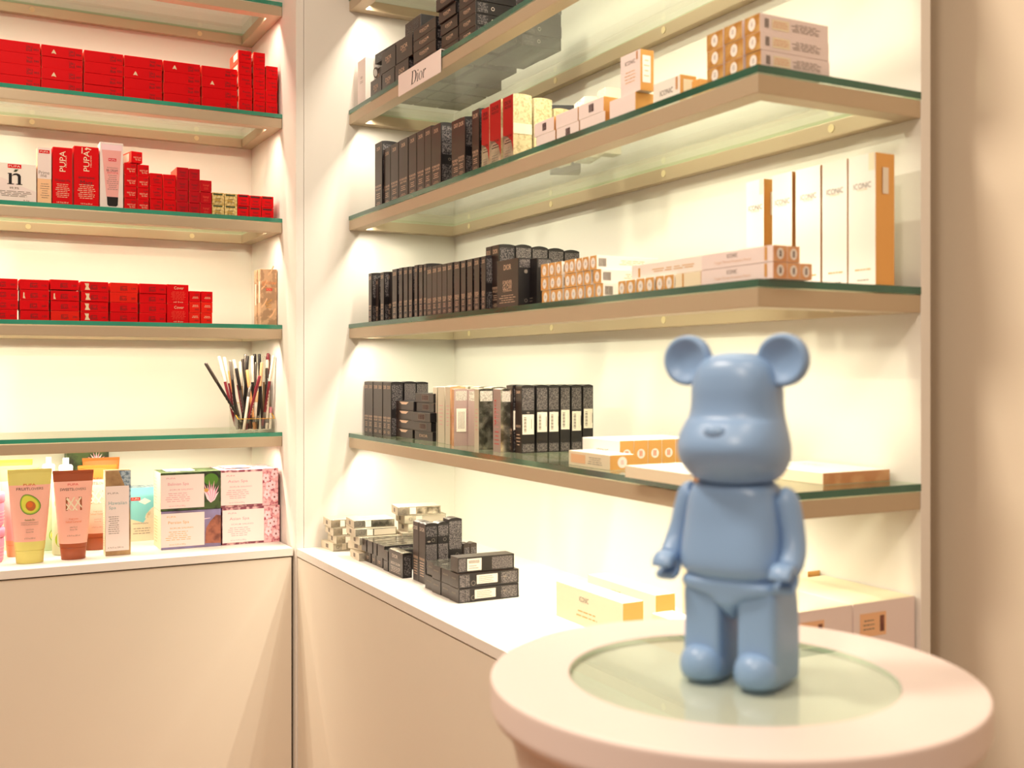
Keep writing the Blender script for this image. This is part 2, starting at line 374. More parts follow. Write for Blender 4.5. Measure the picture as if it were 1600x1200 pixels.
# ================================================================ shelves
def shelf(side, z, name_label, capu=(), led=True):
    """glass panel lying on a rectangular metal frame, with an LED profile behind the front bar"""
    GT, BH, BW = 0.0095, 0.0245, 0.030
    if side == 'R':   # local x -> +Y reversed: build in world axes
        x0, x1, y0, y1 = XF, XB - 0.0005, YE, YS - 0.0005
    else:
        x0, x1, y0, y1 = -0.45, XS - 0.0005, YF, YB - 0.0005
    s = empty('glass_shelf', ((x0 + x1) / 2, (y0 + y1) / 2, z - GT - BH)); tag(s, name_label, 'shelf', 'glass shelves of the %s cabinet' % ('right' if side == 'R' else 'left'))
    ox, oy, oz = s.location
    def bxx(g, a, b, c, d, e, f, m, ms=None, bev=0): g.box(a - ox, b - oy, c - oz, d - ox, e - oy, f - oz, m, ms, bev)
    g = G(); bxx(g, x0 - 0.001 if side == 'R' else x0, y0 - 0.001 , z - GT, x1, y1, z, 'glass', {'F': 'edge', 'B': 'backedge', 'L': 'edge', 'R': 'backedge'} if side == 'R' else {'F': 'edgeleft', 'B': 'backedge', 'L': 'edgeleft', 'R': 'backedge'})
    part('glass_panel', g, s)
    zt, zb = z - GT - 0.0012, z - GT - BH
    g = G()
    # mitred rectangular ring with bevelled outer edges
    def bar(a, b, d, e): bxx(g, a, b, zb, d, e, zt, 'rail', None, 0.0018)
    if side == 'R':
        bar(x0, y0, x0 + BW, y1); bar(x1 - BW * 0.6, y0 + BW, x1, y1 - BW); bar(x0 + BW - 0.002, y0, x1, y0 + BW); bar(x0 + BW - 0.002, y1 - BW, x1, y1)
    else:
        bar(x0, y0, x1, y0 + BW); bar(x0, y1 - BW * 0.6, x1 - BW, y1); bar(x1 - BW, y0 + BW - 0.002, x1, y1); bar(x0, y0 + BW - 0.002, x0 + BW, y1)
    part('metal_frame', g, s)
    for u in capu:
        g = G(); n = 16; r = 0.0062; zc = (zt + zb) / 2 + 0.001
        if side == 'R':
            X = x1 - BW * 0.6; Y = RY(X, u); ctr = (X, Y); fr = lambda a, t: (X - t - ox, Y + r * math.cos(a) - oy, zc + r * math.sin(a) - oz)
        else:
            Y = y1 - BW * 0.6; X = LX(Y, u); fr = lambda a, t: (X + r * math.cos(a) - ox, Y - t - oy, zc + r * math.sin(a) - oz)
        top = [fr(2 * PI * i / n, 0.001) for i in range(n)]; bot = [fr(2 * PI * i / n, -0.001) for i in range(n)]
        g.face(top, 'cap')
        for i in range(n): g.face([top[i], bot[i], bot[(i + 1) % n], top[(i + 1) % n]], 'cap')
        part('screw_cap', g, s)
    if led:
        g = G(); zl = zb + 0.0120      # emitter height, close behind the bar
        if side == 'R':
            a = x0 + BW; ll = y1 - y0 - 2 * BW
            bxx(g, a, y0 + BW, zl + 0.0005, a + 0.009, y1 - BW, zl + 0.006, 'rail')
            bxx(g, a + 0.0008, y0 + BW, zl, a + 0.0086, y1 - BW, zl + 0.0005, 'led')
            area_light('shelf_light', (a + 0.0062 - ox, 0, zl - 0.0004 - oz), 0.0042, ll, LED_W * ll, LED_COL, parent=s, spread=2.95)
        else:
            a = y0 + BW; ll = x1 - x0 - 2 * BW
            bxx(g, x0 + BW, a, zl + 0.0005, x1 - BW, a + 0.009, zl + 0.006, 'rail')
            bxx(g, x0 + BW, a + 0.0008, zl, x1 - BW, a + 0.0086, zl + 0.0005, 'led')
            area_light('shelf_light', (0, a + 0.0062 - oy, zl - 0.0004 - oz), ll, 0.0042, LED_W * 1.15 * ll, LED_COL_LEFT, parent=s, spread=2.95)
        part('led_profile', g, s)
    return s
shelf('R', ZS[0], 'highest glass shelf of the right cabinet, empty corner above black compacts', (733, 862))
shelf('R', ZS[1], 'right cabinet glass shelf carrying the white script sign and black compact boxes', (735, 868, 1037))
shelf('R', ZS[2], 'right cabinet glass shelf with black uprights and gold-ended boxes at its corner', (733, 861, 1037, 1299))
shelf('R', ZS[3], 'right cabinet glass shelf with five tall white boxes at its free end', (733, 862, 1037, 1300))
shelf('R', ZS[4], 'lowest glass shelf of the right cabinet, behind the bear head', (733, 862, 1037, 1300))
shelf('L', ZS[0], 'topmost glass shelf of the left cabinet, above all red boxes', (50, 312))
shelf('L', ZS[1], 'left cabinet glass shelf carrying six stacks of long red boxes', (50, 307))
shelf('L', ZS[2], 'left cabinet glass shelf with foundation boxes and gold boxes', (44, 300))
shelf('L', ZS[3], 'left cabinet glass shelf with blush boxes and patterned beige box', (46, 300))
shelf('L', ZS[4], 'lowest left glass shelf carrying the acrylic pencil cup', (46, 300))

# ceiling lights of the shop (above and behind the viewer)
def ceiling_light(x, y, p, label):
    s = tag(empty('ceiling_light', (x, y, 2.85)), label, 'lamp', 'square ceiling lights')
    g = G(); g.box(-0.17, -0.17, -0.02, 0.17, 0.17, 0, 'ceiling', bev=0.002); part('trim', g, s)
    area_light('lamp', (0, 0, -0.024), 0.3, 0.3, p, CEIL_COL, parent=s)
ceiling_light(-0.35, 1.25, CEIL_W * 1.3, 'square ceiling light in front of the left cabinet')
ceiling_light(0.35, 0.2, CEIL_W * 0.30, 'square ceiling light above the round table')
ceiling_light(-0.9, -0.3, CEIL_W * 1.3, 'square ceiling light behind the viewer')

# ================================================================ round table
TD = 0.894; TZ = EYE - 0.2807 * TD
TX, TY, TR = 0.6494 * TD, 0.787 * TD, 0.2225 * TD
def lathe(g, prof, m, n=96, cx=0, cy=0, smooth=True, close=False):
    vs = []; fs = []
    for r, z in prof:
        for i in range(n): a = 2 * PI * i / n; vs.append((cx + r * math.cos(a), cy + r * math.sin(a), z))
    for j in range(len(prof) - 1):
        for i in range(n): k = (i + 1) % n; fs.append((j * n + i, j * n + k, (j + 1) * n + k, (j + 1) * n + i))
    g.mesh(vs, fs, m, smooth)
def capdisc(g, r, z, m, n=96, up=True, cx=0, cy=0):
    pts = [(cx + r * math.cos(2 * PI * i / n), cy + r * math.sin(2 * PI * i / n), z) for i in range(n)]
    g.face(pts if up else pts[::-1], m)
tb = tag(empty('round_table', (TX, TY, 0)), 'small round white pedestal table with inset glass disc, holding the blue bear', 'table')
RI = TR * 0.672
g = G()
lathe(g, [(RI, TZ - 0.006), (RI, TZ - 0.0006), (RI + 0.0008, TZ), (TR - 0.0032, TZ)], 'tabletop', smooth=False)
lathe(g, [(TR - 0.0032, TZ), (TR - 0.0018, TZ), (TR - 0.0006, TZ - 0.0006), (TR, TZ - 0.0018), (TR, TZ - 0.0040), (TR, TZ - 0.0215), (TR, TZ - 0.024), (TR - 0.003, TZ - 0.030), (TR - 0.008, TZ - 0.033)], 'tabletop')
lathe(g, [(TR - 0.008, TZ - 0.033), (0.05, TZ - 0.033)], 'tabletop', smooth=False)
capdisc(g, RI, TZ - 0.0062, 'tabletop'); part('table_top', g, tb)
g = G(); capdisc(g, RI - 0.0004, TZ - 0.0008, 'tglass'); lathe(g, [(RI - 0.0004, TZ - 0.0008), (RI - 0.0004, TZ - 0.0056)], 'clearedge', smooth=True); part('glass_inset', g, tb)
g = G(); lathe(g, [(TR - 0.012, TZ - 0.0325), (TR - 0.020, TZ - 0.06), (TR - 0.030, TZ - 0.12), (TR - 0.045, TZ - 0.3), (TR - 0.05, 0.6), (TR - 0.045, 0.05), (TR - 0.03, 0.03), (TR - 0.03, 0.0)], 'tabletop'); part('pedestal', g, tb)

# ================================================================ blue bear
def superloft(g, secs, m, n=40, capt=True):
    """secs: (z, cx, cy, rx, ry, exponent)"""
    vs = []; fs = []
    for z, cx, cy, rx, ry, e in secs:
        for i in range(n):
            a = 2 * PI * i / n; ca, sa = math.cos(a), math.sin(a)
            vs.append((cx + rx * math.copysign(abs(ca) ** (2 / e), ca), cy + ry * math.copysign(abs(sa) ** (2 / e), sa), z))
    for j in range(len(secs) - 1):
        for i in range(n): k = (i + 1) % n; fs.append((j * n + i, j * n + k, (j + 1) * n + k, (j + 1) * n + i))
    fs.append(tuple(range(n))[::-1]); fs.append(tuple((len(secs) - 1) * n + i for i in range(n)))
    g.mesh(vs, fs, m, True)
def smooth_secs(secs, k=5):
    """Catmull-Rom resampling of the loft sections"""
    out = []
    P_ = [secs[0]] + list(secs) + [secs[-1]]
    for i in range(1, len(P_) - 2):
        for j in range(k):
            t = j / k; a, b, c, d = P_[i - 1], P_[i], P_[i + 1], P_[i + 2]
            out.append(tuple(0.5 * (2 * b[q] + (c[q] - a[q]) * t + (2 * a[q] - 5 * b[q] + 4 * c[q] - d[q]) * t * t + (3 * b[q] - a[q] - 3 * c[q] + d[q]) * t ** 3) for q in range(len(b))))
    out.append(secs[-1]); return out
def sweep(g, pts, m, n=20, cap=True):
    """pts: (x, y, z, rx, ry) swept tube with round ends"""
    P_ = [Vector(p[:3]) for p in pts]; vs = []; fs = []
    up = Vector((0, 1, 0.01))
    for i, p in enumerate(P_):
        t = (P_[min(i + 1, len(P_) - 1)] - P_[max(i - 1, 0)]).normalized(); a = up.cross(t).normalized(); b = t.cross(a)
        for k in range(n):
            an = 2 * PI * k / n; vs.append(p + a * math.cos(an) * pts[i][3] + b * math.sin(an) * pts[i][4])
    for j in range(len(P_) - 1):
        for i in range(n): k = (i + 1) % n; fs.append((j * n + i, j * n + k, (j + 1) * n + k, (j + 1) * n + i))
    if cap: fs.append(tuple(range(n))[::-1]); fs.append(tuple((len(P_) - 1) * n + i for i in range(n)))
    g.mesh(vs, fs, m, True)
def blob(g, c, r, m, nu=24, nv=14, zmin=None, e=1.0):
    vs = []; fs = []
    for j in range(nv + 1):
        b = -PI / 2 + PI * j / nv
        for i in range(nu):
            a = 2 * PI * i / nu; z = c[2] + r[2] * math.sin(b)
            if zmin is not None: z = max(z, zmin)
            q = math.cos(b) ** e if math.cos(b) > 0 else 0
            vs.append((c[0] + r[0] * q * math.cos(a), c[1] + r[1] * q * math.sin(a), z))
    for j in range(nv):
        for i in range(nu): k = (i + 1) % nu; fs.append((j * nu + i, j * nu + k, (j + 1) * nu + k, (j + 1) * nu + i))
    g.mesh(vs, fs, m, True)
bx_, by_ = ONZ(TZ, 1151, 1051)
az = math.atan2(by_, bx_)                       # direction of sight to the bear
back = Vector((math.cos(az), math.sin(az)))
TH = math.radians(25)
leftv = Vector((-back.y, back.x))
face_v = -back * math.cos(TH) + leftv * math.sin(TH)
rzb = math.atan2(face_v.y, face_v.x) + PI / 2    # local -y looks along face_v
BS = 1.0
br = tag(empty('bear_figurine', (bx_, by_, TZ - 0.0008), rzb), 'matt blue toy bear figurine standing on the round table', 'figurine'); br.scale = (BS, BS, BS)
def T(secs, k=5): return smooth_secs(secs, k)
g = G()
superloft(g, T([(0.1585, 0, 0, .020, .018, 2), (0.1615, 0, -.001, .032, .028, 2.2), (0.1675, 0, -.002, .0390, .0350, 2.3), (0.177, 0, -.004, .0440, .0400, 2.35), (0.188, 0, -.0055, .0453, .0425, 2.35),
    (0.198, 0, -.005, .0440, .0405, 2.3), (0.208, 0, -.0025, .0412, .036, 2.3), (0.214, 0, 0, .0392, .0325, 2.35), (0.224, 0, .0008, .0376, .031, 2.45), (0.238, 0, .001, .0370, .0305, 2.5),
    (0.250, 0, .001, .0345, .0285, 2.4), (0.259, 0, .001, .0285, .024, 2.3), (0.2645, 0, .001, .019, .016, 2.1), (0.2665, 0, .001, .007, .006, 2)]), 'bear', n=56)
blob(g, (0, -.0412, .2020), (.0100, .0052, .0062), 'bear')
part('head', g, br)
for sx in (-1, 1):
    g = G(); n = 36
    prof = [(0.0, -.0015), (.006, -.0018), (.0115, -.0035), (.0150, -.0062), (.0170, -.0068), (.0186, -.0050), (.0190, -.0015), (.0188, .0025), (.0165, .0065), (.010, .0085), (0.0, .009)]
    vs = []; fs = []
    for r, y in prof:
        for i in range(n): a = 2 * PI * i / n; vs.append((r * math.cos(a), y, r * math.sin(a)))
    for j in range(len(prof) - 1):
        for i in range(n): k = (i + 1) % n; fs.append((j * n + i, j * n + k, (j + 1) * n + k, (j + 1) * n + i))
    g.mesh(vs, fs, 'bear', True)
    ear = part('ear', g, br, loc=(sx * .0425 - .002, .001, .2600)); ear.scale = (1.14, 1.05, 1.14)
g = G()
superloft(g, T([(0.0800, 0, 0, .030, .022, 2.5), (0.0820, 0, 0, .0385, .0275, 2.8), (0.088, 0, -.001, .0432, .0315, 3), (0.096, 0, -.0015, .0445, .0325, 3), (0.110, 0, -.001, .0435, .0315, 3), (0.128, 0, 0, .0412, .0295, 3.1),
    (0.143, 0, 0, .0388, .0275, 3.2), (0.154, 0, 0, .0360, .0255, 3), (0.1600, 0, 0, .0300, .0215, 2.6), (0.1625, 0, 0, .020, .015, 2.2)]), 'bear', n=48); part('torso', g, br)
g = G()
superloft(g, T([(0.048, .002, 0, .004, .012, 2), (0.054, .002, 0, .0075, .021, 2.2), (0.062, .002, -.001, .013, .0262, 3), (0.068, .002, -.001, .025, .0272, 3.4), (0.0725, .0015, -.001, .0405, .0278, 4.5), (0.079, .001, -.001, .0418, .0285, 5), (0.0825, 0, 0, .039, .027, 4)]), 'bear', n=48); part('pelvis', g, br)
for sx in (-1, 1):
    g = G()
    lx = sx * .0240 + .0030
    superloft(g, T([(0.0, lx, .003, .0160, .0255, 6), (0.0012, lx, .003, .0170, .0275, 7), (0.02, lx, .003, .0170, .0275, 8), (0.045, lx, .003, .0169, .0270, 8), (0.066, lx - .0005, .002, .0168, .0262, 8), (0.0725, lx - .001, .001, .0160, .0248, 6), (0.0765, lx - .0015, .001, .0135, .021, 4)], 4), 'bear', n=60)
    blob(g, (lx, -.0210, .0095), (.0182, .0180, .0165), 'bear', zmin=0.0, e=0.7)
    part('leg', g, br)
    g = G()
    arm = [(sx * .0395, 0, .1515, .0045, .0045), (sx * .0412, 0, .1508, .0082, .0085), (sx * .0438, 0, .1455, .0100, .0105), (sx * .0470, -.0005, .134, .0098, .0108), (sx * .0500, -.002, .120, .0096, .0105), (sx * .0522, -.006, .108, .0098, .0102), (sx * .0528, -.0125, .099, .0098, .0098), (sx * .0525, -.018, .0945, .0090, .0090)]
    sweep(g, smooth_secs(arm, 4), 'bear'); a_ = part('arm', g, br)
    # C-shaped grip hand: a thick ring segment open to the front
    g = G(); n = 22; cx, cy, cz = sx * .0518, -.0255, .0885; th = math.radians(38)
    ro, ri, hw = .0118, .0048, .0088
    axis_u = Vector((0, -math.cos(th), -math.sin(th))); axis_v = Vector((0, -math.sin(th), math.cos(th))); ax = Vector((1, 0, 0)); c0 = Vector((cx, cy, cz))
    rings = []
    for i in range(n + 1):
        a = math.radians(38 + 284 * i / n); dirv = axis_u * math.cos(a) + axis_v * math.sin(a)
        sec = []
        for (rr, xx) in ((ro - .002, -hw), (ro, -hw + .0022), (ro + .0003, 0), (ro, hw - .0022), (ro - .002, hw), (ri + .001, hw), (ri, hw - .001), (ri, -hw + .001), (ri + .001, -hw)):
            sec.append(c0 + dirv * rr + ax * xx)
        rings.append(sec)
    vs = [p for s_ in rings for p in s_]; q = 9; fs = []
    for j in range(n):
        for i in range(q): k = (i + 1) % q; fs.append((j * q + i, j * q + k, (j + 1) * q + k, (j + 1) * q + i))
    fs.append(tuple(range(q))[::-1]); fs.append(tuple(n * q + i for i in range(q)))
    g.mesh(vs, fs, 'bear', True); part('hand', g, a_)

# ================================================================ left cabinet, shelf of long red boxes
z = ZS[1] + 0.0003; FY = 2.600
cols = [(0.0, 64), (65, 130), (131, 192.5), (194, 254), (255.7, 313.6), (315.2, 371)]
names = ['Doll', 'Vamp']
for ci, (u0, u1) in enumerate(cols):
    x0, x1 = LX(FY, u0), LX(FY, u1)
    if ci == 0: x0 = x1 - 0.0865
    w = x1 - x0
    for k in range(4):
        kind = [[1, 0, 1, 0], [0, 0, 0, 0], [1, 1, 1, 0], [1, 1, 0, 1], [1, 1, 1, 0], [0, 0, 0, 1]][ci][k]
        num = [['010', '003', '040', '003'], ['007', '007', '006', '006'], ['010', '020', '020', '002'], ['030', '030', '003', '060'], ['040', '030', '030', '003'], ['003', '005', '004', '040']][ci][k]
        torn = (ci, k) in ((1, 3), (1, 1), (3, 2), (4, 3), (5, 2))
        dec = [('F', 'text', 'inkdark', (0.74, 0.66, 0.0125, 0.0062, 'Like a' if not kind else 'Vamp!', 0)), ('F', 'text', 'inkdark', (0.735, 0.36, 0.0115, 0.0062, 'Doll' if not kind else 'Blush', 0)), ('F', 'text', 'inkdark', (0.9, 0.42, 0.0105, 0.0048, num, 0))]
        if torn: dec.append(('F', 'poly', 'chip', [(0.24, 0.28), (0.30, 0.32), (0.36, 0.26), (0.33, 0.5), (0.30, 0.66), (0.27, 0.5)]))
        me = carton('long_makeup_box%d%s%s' % (kind, num, torn), w - 0.0006, 0.058, 0.0252, 'red', {'L': 'redside', 'R': 'redside'}, dec)
        me.name = 'makeup_box'
        jx = random.uniform(-0.0009, 0.0009); jy = random.uniform(-0.0015, 0.0015)
        what = 'long red box with torn white spot' if torn else 'long red box numbered %s' % num
        putL('makeup_box', me, x0 + jx, FY + jy, z + k * 0.0255, '%s, %s of four, %s stack, upper left shelf' % (what, level(k, 4), ORD[ci]), 'box', 'long red boxes on the upper left shelf')
# small square red boxes at the end of that shelf
for ci, (u0, u1, n) in enumerate(((373, 394, 5), (396, 414.3, 5), (415.5, 434, 4))):
    x0, x1 = LX(FY - 0.01, u0), LX(FY - 0.01, u1)
    for k in range(n):
        word = 'Precise' if ci == 0 else 'Lips'
        dec = [('F', 'text', 'inkdark', (0.55, 0.62, 0.017, 0.0048, word, 0)), ('F', 'text', 'inkdark', (0.7, 0.32, 0.010, 0.0045, '01%d' % ((k * 3 + ci) % 8), 0)), ('L', 'rect', 'sticker', (0.45, 0.3, 0.93, 0.85))]
        me = carton('small_square_box%d%d' % (ci, k), x1 - x0 - 0.0006, 0.085, 0.0292, 'red', {'L': 'redside'}, dec); me.name = 'makeup_box'
        putL('makeup_box', me, x0 + random.uniform(-0.001, 0.001), FY - 0.01 + random.uniform(-0.001, 0.001), z + k * 0.02955, 'small square red box, %s of %s, %s end column beside the side panel' % (level(k, n), 'five' if n == 5 else 'four', ('first', 'middle', 'last')[ci]), 'box', 'small square red boxes on the upper left shelf')

# ================================================================ left cabinet, foundation shelf
z = ZS[2] + 0.0003; FY = 2.600
def LW(u0, u1, Y=FY): return LX(Y, u0), LX(Y, u1) - LX(Y, u0)
x0, w = LW(0, 57.5); x0 -= 0.028; w += 0.028
leaf = [(0.35 + 0, 0.83), (0.41, 0.855), (0.46, 0.9), (0.44, 0.84), (0.40, 0.805)]
nd = [('F', 'poly', 'blush', [(0, 0), (1, 0), (1, 0.3), (0.7, 0.42), (0.45, 0.55), (0.2, 0.66), (0, 0.68)]),
      ('F', 'rect', 'red', (0.43, 0.87, 0.70, 0.97)), ('F', 'text', 'paper', (0.565, 0.92, 0.023, 0.0042, 'PUPA', 0)),
      ('F', 'rect', 'penblack', (0.45, 0.46, 0.51, 0.74)), ('F', 'rect', 'penblack', (0.43, 0.72, 0.51, 0.74)), ('F', 'rect', 'penblack', (0.42, 0.455, 0.55, 0.475)),
      ('F', 'rect', 'penblack', (0.63, 0.46, 0.69, 0.68)), ('F', 'rect', 'penblack', (0.60, 0.455, 0.72, 0.475)),
      ('F', 'poly', 'penblack', [(0.50, 0.66), (0.55, 0.73), (0.61, 0.745), (0.67, 0.72), (0.69, 0.66), (0.64, 0.65), (0.60, 0.70), (0.54, 0.69)]),
      ('F', 'poly', 'leaf', [(0.545, 0.775), (0.60, 0.785), (0.645, 0.85), (0.575, 0.84)]),
      ('F', 'text', 'inkgrey', (0.56, 0.36, 0.019, 0.0055, '99,9%', 0)), ('F', 'bars', 'inkgrey', (0.15, 0.14, 0.97, 0.30, 4, 0.3)), ('F', 'text', 'inkgrey', (0.8, 0.06, 0.012, 0.003, '8,5g', 0))]
putL('compact_box', carton('n_box', w - 0.001, 0.05, 0.0860, 'paper', None, nd), x0, FY, z, 'low white box with big letter n and small red logo, leftmost on foundation shelf', 'box')
x0, w = LW(58.5, 81)
putL('primer_box', carton('primer_box', w - 0.001, 0.035, 0.1255, 'peach', {'T': 'blush'}, [('F', 'rect', 'blush', (0, 0.45, 1, 1)), ('F', 'rect', 'red', (0.1, 0.90, 0.88, 0.96)), ('F', 'text', 'paper', (0.49, 0.93, 0.017, 0.0035, 'PUPA', 0)),
    ('F', 'text', 'inkgrey', (0.48, 0.56, 0.022, 0.0075, 'Prime', 0)), ('F', 'text', 'inkgrey', (0.45, 0.50, 0.012, 0.0055, 'me', 0)), ('F', 'bars', 'inkgrey', (0.2, 0.1, 0.85, 0.38, 7, 0.22))]), x0, FY, z, 'slim pink and peach primer box next to the low white box', 'box')
def vert_pupa(big, sub, sub2): return [('F', 'text', 'cream', (0.50, 0.76, 0.046, 0.0125, 'PUPA', PI / 2)), ('F', 'text', 'cream', (0.68, 0.76, 0.026, 0.0024, 'MILANO', PI / 2)), ('F', 'text', 'inkdark', (0.5, big[1], *big[2], big[0], 0)),
    ('F', 'bars', 'cream', (0.08, 0.13, 0.92, 0.38, 8, 0.25)), ('F', 'text', 'cream', (0.5, 0.055, 0.024, 0.0032, '1.01 fl oz 30 ml', 0))]
x0, w = LW(82.3, 113.8)
putL('foundation_box', carton('wonder_box', w - 0.001, 0.035, 0.130, 'red', None, vert_pupa(('Wonder Me', 0.43, (0.032, 0.0065)), 0, 0), bulge=0.0), x0, FY, z, 'tall red box with vertical logo, next to the peach primer box', 'box')
x0, w = LW(115.6, 155.2)
dd = vert_pupa(('Matt', 0.40, (0.026, 0.0105)), 0, 0); dd.append(('F', 'text', 'inkdark', (0.5, 0.485, 0.034, 0.005, 'extreme', 0)))
dd += [('F', 'poly', 'cream', [(0.30, 0.88), (0.34, 0.88), (0.34, 0.98), (0.31, 0.98)]), ('F', 'poly', 'cream', [(0.42, 0.955), (0.5, 0.985), (0.7, 0.96), (0.66, 0.945), (0.55, 0.96), (0.5, 0.94)])]
putL('foundation_box', carton('matt_box', w - 0.001, 0.036, 0.1365, 'red', None, dd), x0, FY, z, 'wider tall red box with torn top edge, left of the pink cream box', 'box')
x0, w = LW(156.3, 193.2)
tubed = [('F', 'poly', 'lotus2', [(0.04, 0.97), (0.96, 0.97), (0.93, 0.88), (0.07, 0.88)]), ('F', 'poly', 'pinkcard', [(0.08, 0.885), (0.92, 0.885), (0.78, 0.18), (0.27, 0.18)]),
    ('F', 'rect', 'inkred', (0.36, 0.72, 0.70, 0.765)), ('F', 'text', 'lotus2', (0.53, 0.742, 0.014, 0.0035, 'PUPA', 0)), ('F', 'text', 'inkgrey', (0.54, 0.62, 0.024, 0.0028, 'PROFESSIONALS', 0)), ('F', 'text', 'inkblack', (0.52, 0.58, 0.024, 0.0050, 'BB CREAM', 0)),
    ('F', 'text', 'inkred', (0.54, 0.545, 0.024, 0.0045, 'ANTI-ETA', 0)), ('F', 'bars', 'inkgrey', (0.28, 0.28, 0.80, 0.52, 8, 0.25)), ('F', 'poly', 'penblack', [(0.29, 0.18), (0.78, 0.18), (0.76, 0.06), (0.70, 0.04), (0.37, 0.04), (0.31, 0.06)])]
putL('cream_box', carton('bb_box', w - 0.001, 0.04, 0.1505, 'blush', None, tubed), x0, FY, z, 'tallest box of the foundation shelf, pale pink with a printed cream tube', 'box')
smallsets = [('a', 194.8, 214.4, 4, 0.0272, 'red', 0), ('b', 214.9, 233.2, 4, 0.0268, 'red', 0), ('c', 234.2, 254.3, 3, 0.0300, 'red', 1), ('d', 254.8, 275.2, 3, 0.0298, 'red', 2), ('e', 275.8, 294.6, 4, 0.0272, 'red3', 3), ('f', 295.0, 312.4, 4, 0.0270, 'red3', 3), ('g', 312.9, 331.2, 3, 0.0275, 'red3', 4),
    ('h', 331.7, 350.6, 2, 0.0278, 'goldpat', 5), ('i', 351.3, 371, 2, 0.0278, 'goldpat', 5), ('j', 371.5, 389.8, 2, 0.0280, 'red', 5), ('k', 390.3, 408.5, 2, 0.0276, 'red', 5), ('l', 409, 427.8, 2, 0.0280, 'red', 5)]
cl = 0
for ci, (nm, u0, u1, n, hh, mm, st) in enumerate(smallsets):
    x0, w = LW(u0, u1)
    for k in range(n):
        ink = 'inkdark'
        if st == 0: dec = [('F', 'text', 'inkdark', (0.72, 0.72, 0.009, 0.0040, '0%d%d' % (k, (k * 5 + 3) % 9), 0)), ('F', 'text', 'chip', (0.55, 0.47, 0.018, 0.0036, 'MADE TO LAST', 0)), ('F', 'text', 'chip', (0.62, 0.28, 0.012, 0.005, 'lip duo', 0))]
        elif st == 1: dec = [('F', 'text', ink, (0.72, 0.78, 0.009, 0.0045, '00%d' % (k * 2 + 2), 0)), ('F', 'text', ink, (0.52, 0.52, 0.014, 0.0050, 'Comfort', 0)), ('F', 'text', ink, (0.6, 0.3, 0.014, 0.0050, 'Control', 0))]
        elif st == 2: dec = [('F', 'text', ink, (0.5, 0.6, 0.020, 0.0046, 'Wonder Me', 0)), ('F', 'text', ink, (0.52, 0.35, 0.009, 0.0042, '03%d' % k, 0))]
        elif st in (3, 4): dec = [('F', 'text', ink if st == 3 else 'redside', (0.5, 0.55, 0.015, 0.0070, 'Vamp!', 0)), ('F', 'bars', ink if st == 3 else 'redside', (0.25, 0.18, 0.8, 0.38, 2, 0.3))]
        else: dec = [('F', 'rect', 'leaf' if 'gold' in mm else 'inkdark', (0.08, 0.78, 0.85, 0.92)), ('F', 'text', 'inkdark', (0.5, 0.48, 0.013, 0.0065, 'Vamp!', 0)), ('F', 'bars', 'inkdark', (0.2, 0.1, 0.8, 0.3, 2, 0.35))]
        me = carton('sq%s%d' % (nm, k), w - 0.0005, 0.075, hh - 0.0004, mm, {'L': 'goldpat' if 'gold' in mm else 'redside'}, dec); me.name = 'makeup_box'
        colr = 'gold' if 'gold' in mm else ('crimson' if mm == 'red3' else 'red')
        if ci < 7: lb = 'small %s box end, %s of %d, %s column right of pink cream box' % (colr, level(k, n), n, ORD[ci])
        elif ci < 9: lb = 'small gold patterned box, %s one in the %s gold pair' % (level(k, n), ('left', 'right')[ci - 7])
        else: lb = 'small red box with dark stripe, %s of pair, %s from the side panel' % (level(k, n), ('third', 'second', 'first')[ci - 9])
        putL('makeup_box', me, x0 + random.uniform(-.0006, .0006), FY + random.uniform(-.0015, .0015), z + k * hh, lb, 'box', 'small stacked boxes on the foundation shelf')
me = carton('sqtop', 0.026, 0.06, 0.0262, 'red', {'L': 'redside'}, [('F', 'text', 'inkdark', (0.72, 0.72, 0.009, 0.0040, '015', 0)), ('F', 'text', 'chip', (0.55, 0.47, 0.018, 0.0036, 'MADE TO LAST', 0)), ('F', 'text', 'chip', (0.62, 0.28, 0.012, 0.005, 'lip duo', 0)), ('L', 'rect', 'sticker', (0.1, 0.15, 0.8, 0.85))])
putL('makeup_box', me, LX(FY, 204.5), FY - 0.004, z + 4 * 0.0272 + 0.0004, 'small red box lying askew on top of its column beside pink cream box', 'box', None, math.radians(12))

